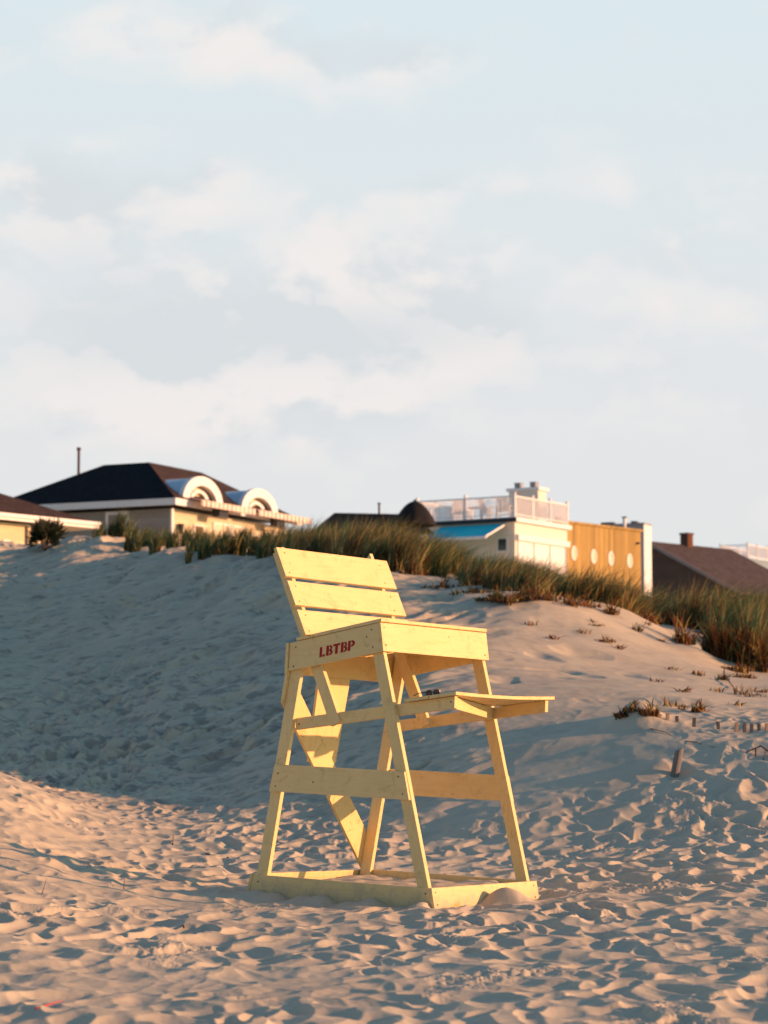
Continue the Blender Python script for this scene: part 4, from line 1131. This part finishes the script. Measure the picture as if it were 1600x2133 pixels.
# dark bush before the low house
def bush(px, py, depth, wpx, hpx):
    q = hit(px, py, 44, 62); e = empty('bush', q, label='dark spiky bush in front of the low sunlit house', cat='bush'); dep = q.y
    rx, hz = wpx / F * dep / 2, hpx / F * dep
    st_ = MB()
    for k in range(6):
        a = random.uniform(0, 6.28); st_.tube([(0, 0, -.05), (.35 * rx * math.cos(a), .35 * rx * math.sin(a), hz * .4), (.75 * rx * math.cos(a), .7 * rx * math.sin(a), hz * .8)], [.02, .012, .005], 6)
    st_.build('stem', M['twig'], e)
    lm = MB()
    for k in range(1500):
        a = random.uniform(0, 6.28); rr = random.uniform(.25, 1) ** .6; zc = random.uniform(-.8, 1); lob = .72 + .38 * math.sin(3 * a + 1.3) * math.sin(2.2 * zc + .5) + random.uniform(-.05, .22); rr *= lob; r2 = math.sqrt(max(0, 1 - zc * zc)) * rr
        c = Vector((r2 * rx * math.cos(a), r2 * rx * math.sin(a), hz * (.5 + .48 * zc * rr)))
        o = (c - Vector((0, 0, hz * .3))).normalized() + Vector((random.gauss(0, .5), random.gauss(0, .5), random.gauss(0, .4))); o.normalize()
        s = o.orthogonal().normalized() * .016; l = random.uniform(.10, .24)
        lm.add([c - s * .4, c + o * l * .5 - s, c + o * l, c + o * l * .5 + s], [(0, 1, 2, 3)])
    lm.build('foliage', M['bush'], e)
bush(94, 1146, 0, 66, 60)

# ------------------------------------------------------------------ fence remains, post, twigs
def plank_top(name, q, wd, th, hgt, tilt, label, group, mat, chip=.02, rz=0.0):
    m = MB(); c = random.uniform(-chip, chip)
    m.hexa([(-wd / 2, -th / 2, -.15), (wd / 2, -th / 2, -.15), (wd / 2, th / 2, -.15), (-wd / 2, th / 2, -.15), (-wd / 2, -th / 2, hgt - c), (wd / 2, -th / 2, hgt + c), (wd / 2, th / 2, hgt + c * .7), (-wd / 2, th / 2, hgt - c * .6)])
    o = m.build(name, M[mat], None, bevel=.002); o.location = q; o.rotation_euler = (tilt[1], tilt[0], rz); tag(o, label, 'picket', group); return o


pk = [(1374, 1498, 10, 'stub of a picket hidden half behind the root hummock'), (1391, 1504, 17, 'pale leftmost clear picket just right of the root hummock'), (1411, 1507, 14, 'short dark picket beside a scrap of twig'),
      (1446, 1512, 17, 'dark picket standing alone left of the wide gap'), (1497, 1521, 18, 'tallest lone picket at the end of the long shadow'), (1534, 1523, 17, 'first picket of the close right hand row'),
      (1551, 1523, 17, 'second picket of the close right hand row'), (1566, 1524, 16, 'third picket of the close right hand row'), (1582, 1524, 16, 'fourth picket of the close right hand row'),
      (1598, 1526, 18, 'dark picket cut by the right edge of the photo')]
for px, py, hp, lb in pk:
    q = hit(px, py); plank_top('fence_picket', q, .040, .010, hp / F * q.y, (R(random.uniform(-4, 4)), R(random.uniform(-5, 5))), lb, 'picket tops of a buried sand fence', 'picket', .006, R(random.uniform(-25, 15)))
q = hit(1405, 1622); m = MB(); n = 16
rings = []
for z, r in ((-.15, .042), (.0, .042), (.14, .041), (.255, .040), (.262, .034)):
    rings.append([(r * math.cos(2 * math.pi * k / n) * (1 + .05 * math.sin(k * 2.3)), r * math.sin(2 * math.pi * k / n), z + (.02 * math.cos(2 * math.pi * k / n) if z > .2 else 0)) for k in range(n)])
vs = [p for r in rings for p in r]; fs = [(i * n + k, i * n + (k + 1) % n, (i + 1) * n + (k + 1) % n, (i + 1) * n + k) for i in range(4) for k in range(n)] + [tuple(4 * n + k for k in range(n))]
m.add(vs, fs); o = m.build('wooden_post', M['post'], None); o.location = q; o.rotation_euler = (0, R(11), 0); tag(o, 'weathered grey wooden post leaning right out of a sand hollow', 'post')


def twig(pts, rad, label, group=None, mat='twig', cat='twig', name='twig'):
    w3 = []
    for px, py, up in pts:
        q = hit(px, py); w3.append(Vector((q.x, q.y, q.z + up)))
    o0 = w3[0].copy(); m = MB(); rr = [rad * (1 - .6 * i / max(1, len(w3) - 1)) for i in range(len(w3))]
    m.tube([p - o0 for p in w3], rr, 6); o = m.build(name, M[mat], None, smooth=True); o.location = o0; tag(o, label, cat, group); return o


twig([(1600, 1573, .03), (1585, 1566, .05), (1565, 1569, .03), (1545, 1575, .01), (1518, 1573, .005)], .009, 'crooked dry branch reaching in from the right edge', 'twigs on the sand')
twig([(1596, 1575, .04), (1590, 1584, .0), (1588, 1590, .0)], .006, 'short forked twig under the crooked branch', 'twigs on the sand')
twig([(1575, 1572, .05), (1574, 1580, .01)], .012, 'dark seed pod hanging from the crooked branch', 'twigs on the sand')
twig([(1510, 1415, .05), (1530, 1438, .02), (1555, 1452, .0)], .010, 'stick lying down slope below the small orange tuft', 'twigs on the sand')
twig([(1355, 1518, .0), (1385, 1528, .01), (1405, 1537, .0)], .005, 'thin root trailing below the root hummock', 'twigs on the sand')
twig([(1425, 1543, .0), (1450, 1551, .02), (1472, 1556, .0), (1490, 1560, .01)], .005, 'thin runner lying above the leaning post', 'twigs on the sand')
twig([(360, 1763, .0), (361, 1751, .06)], .006, 'small dark stick poking upright out of the sand left of the chair', 'twigs on the sand')
twig([(430, 1783, .015), (438, 1785, .015)], .009, 'short brown scrap left of the rear leg, farther one', 'twigs on the sand')
twig([(474, 1793, .02), (482, 1800, .015)], .012, 'dark brown scrap nearest the rear leg of the chair', 'twigs on the sand')
twig([(404, 1818, .01), (410, 1816, .01)], .006, 'tiny dark scrap on the lit sand left of the chair base', 'twigs on the sand')
twig([(86, 1868, .0), (97, 1852, .07)], .003, 'thin pale stalk poking out of the sand at the far left', 'twigs on the sand')
twig([(258, 1855, .0), (259, 1845, .05)], .004, 'little upright stalk left of the chair base', 'twigs on the sand')
twig([(383, 1940, .02), (381, 1932, .03)], .006, 'small brown stub in the churned sand below the chair', 'twigs on the sand')
twig([(75, 2112, .02), (131, 2101, .03)], .004, 'thin red plastic straw lying in the sand at the lower left', None, 'straw_red', 'straw', 'drinking_straw')
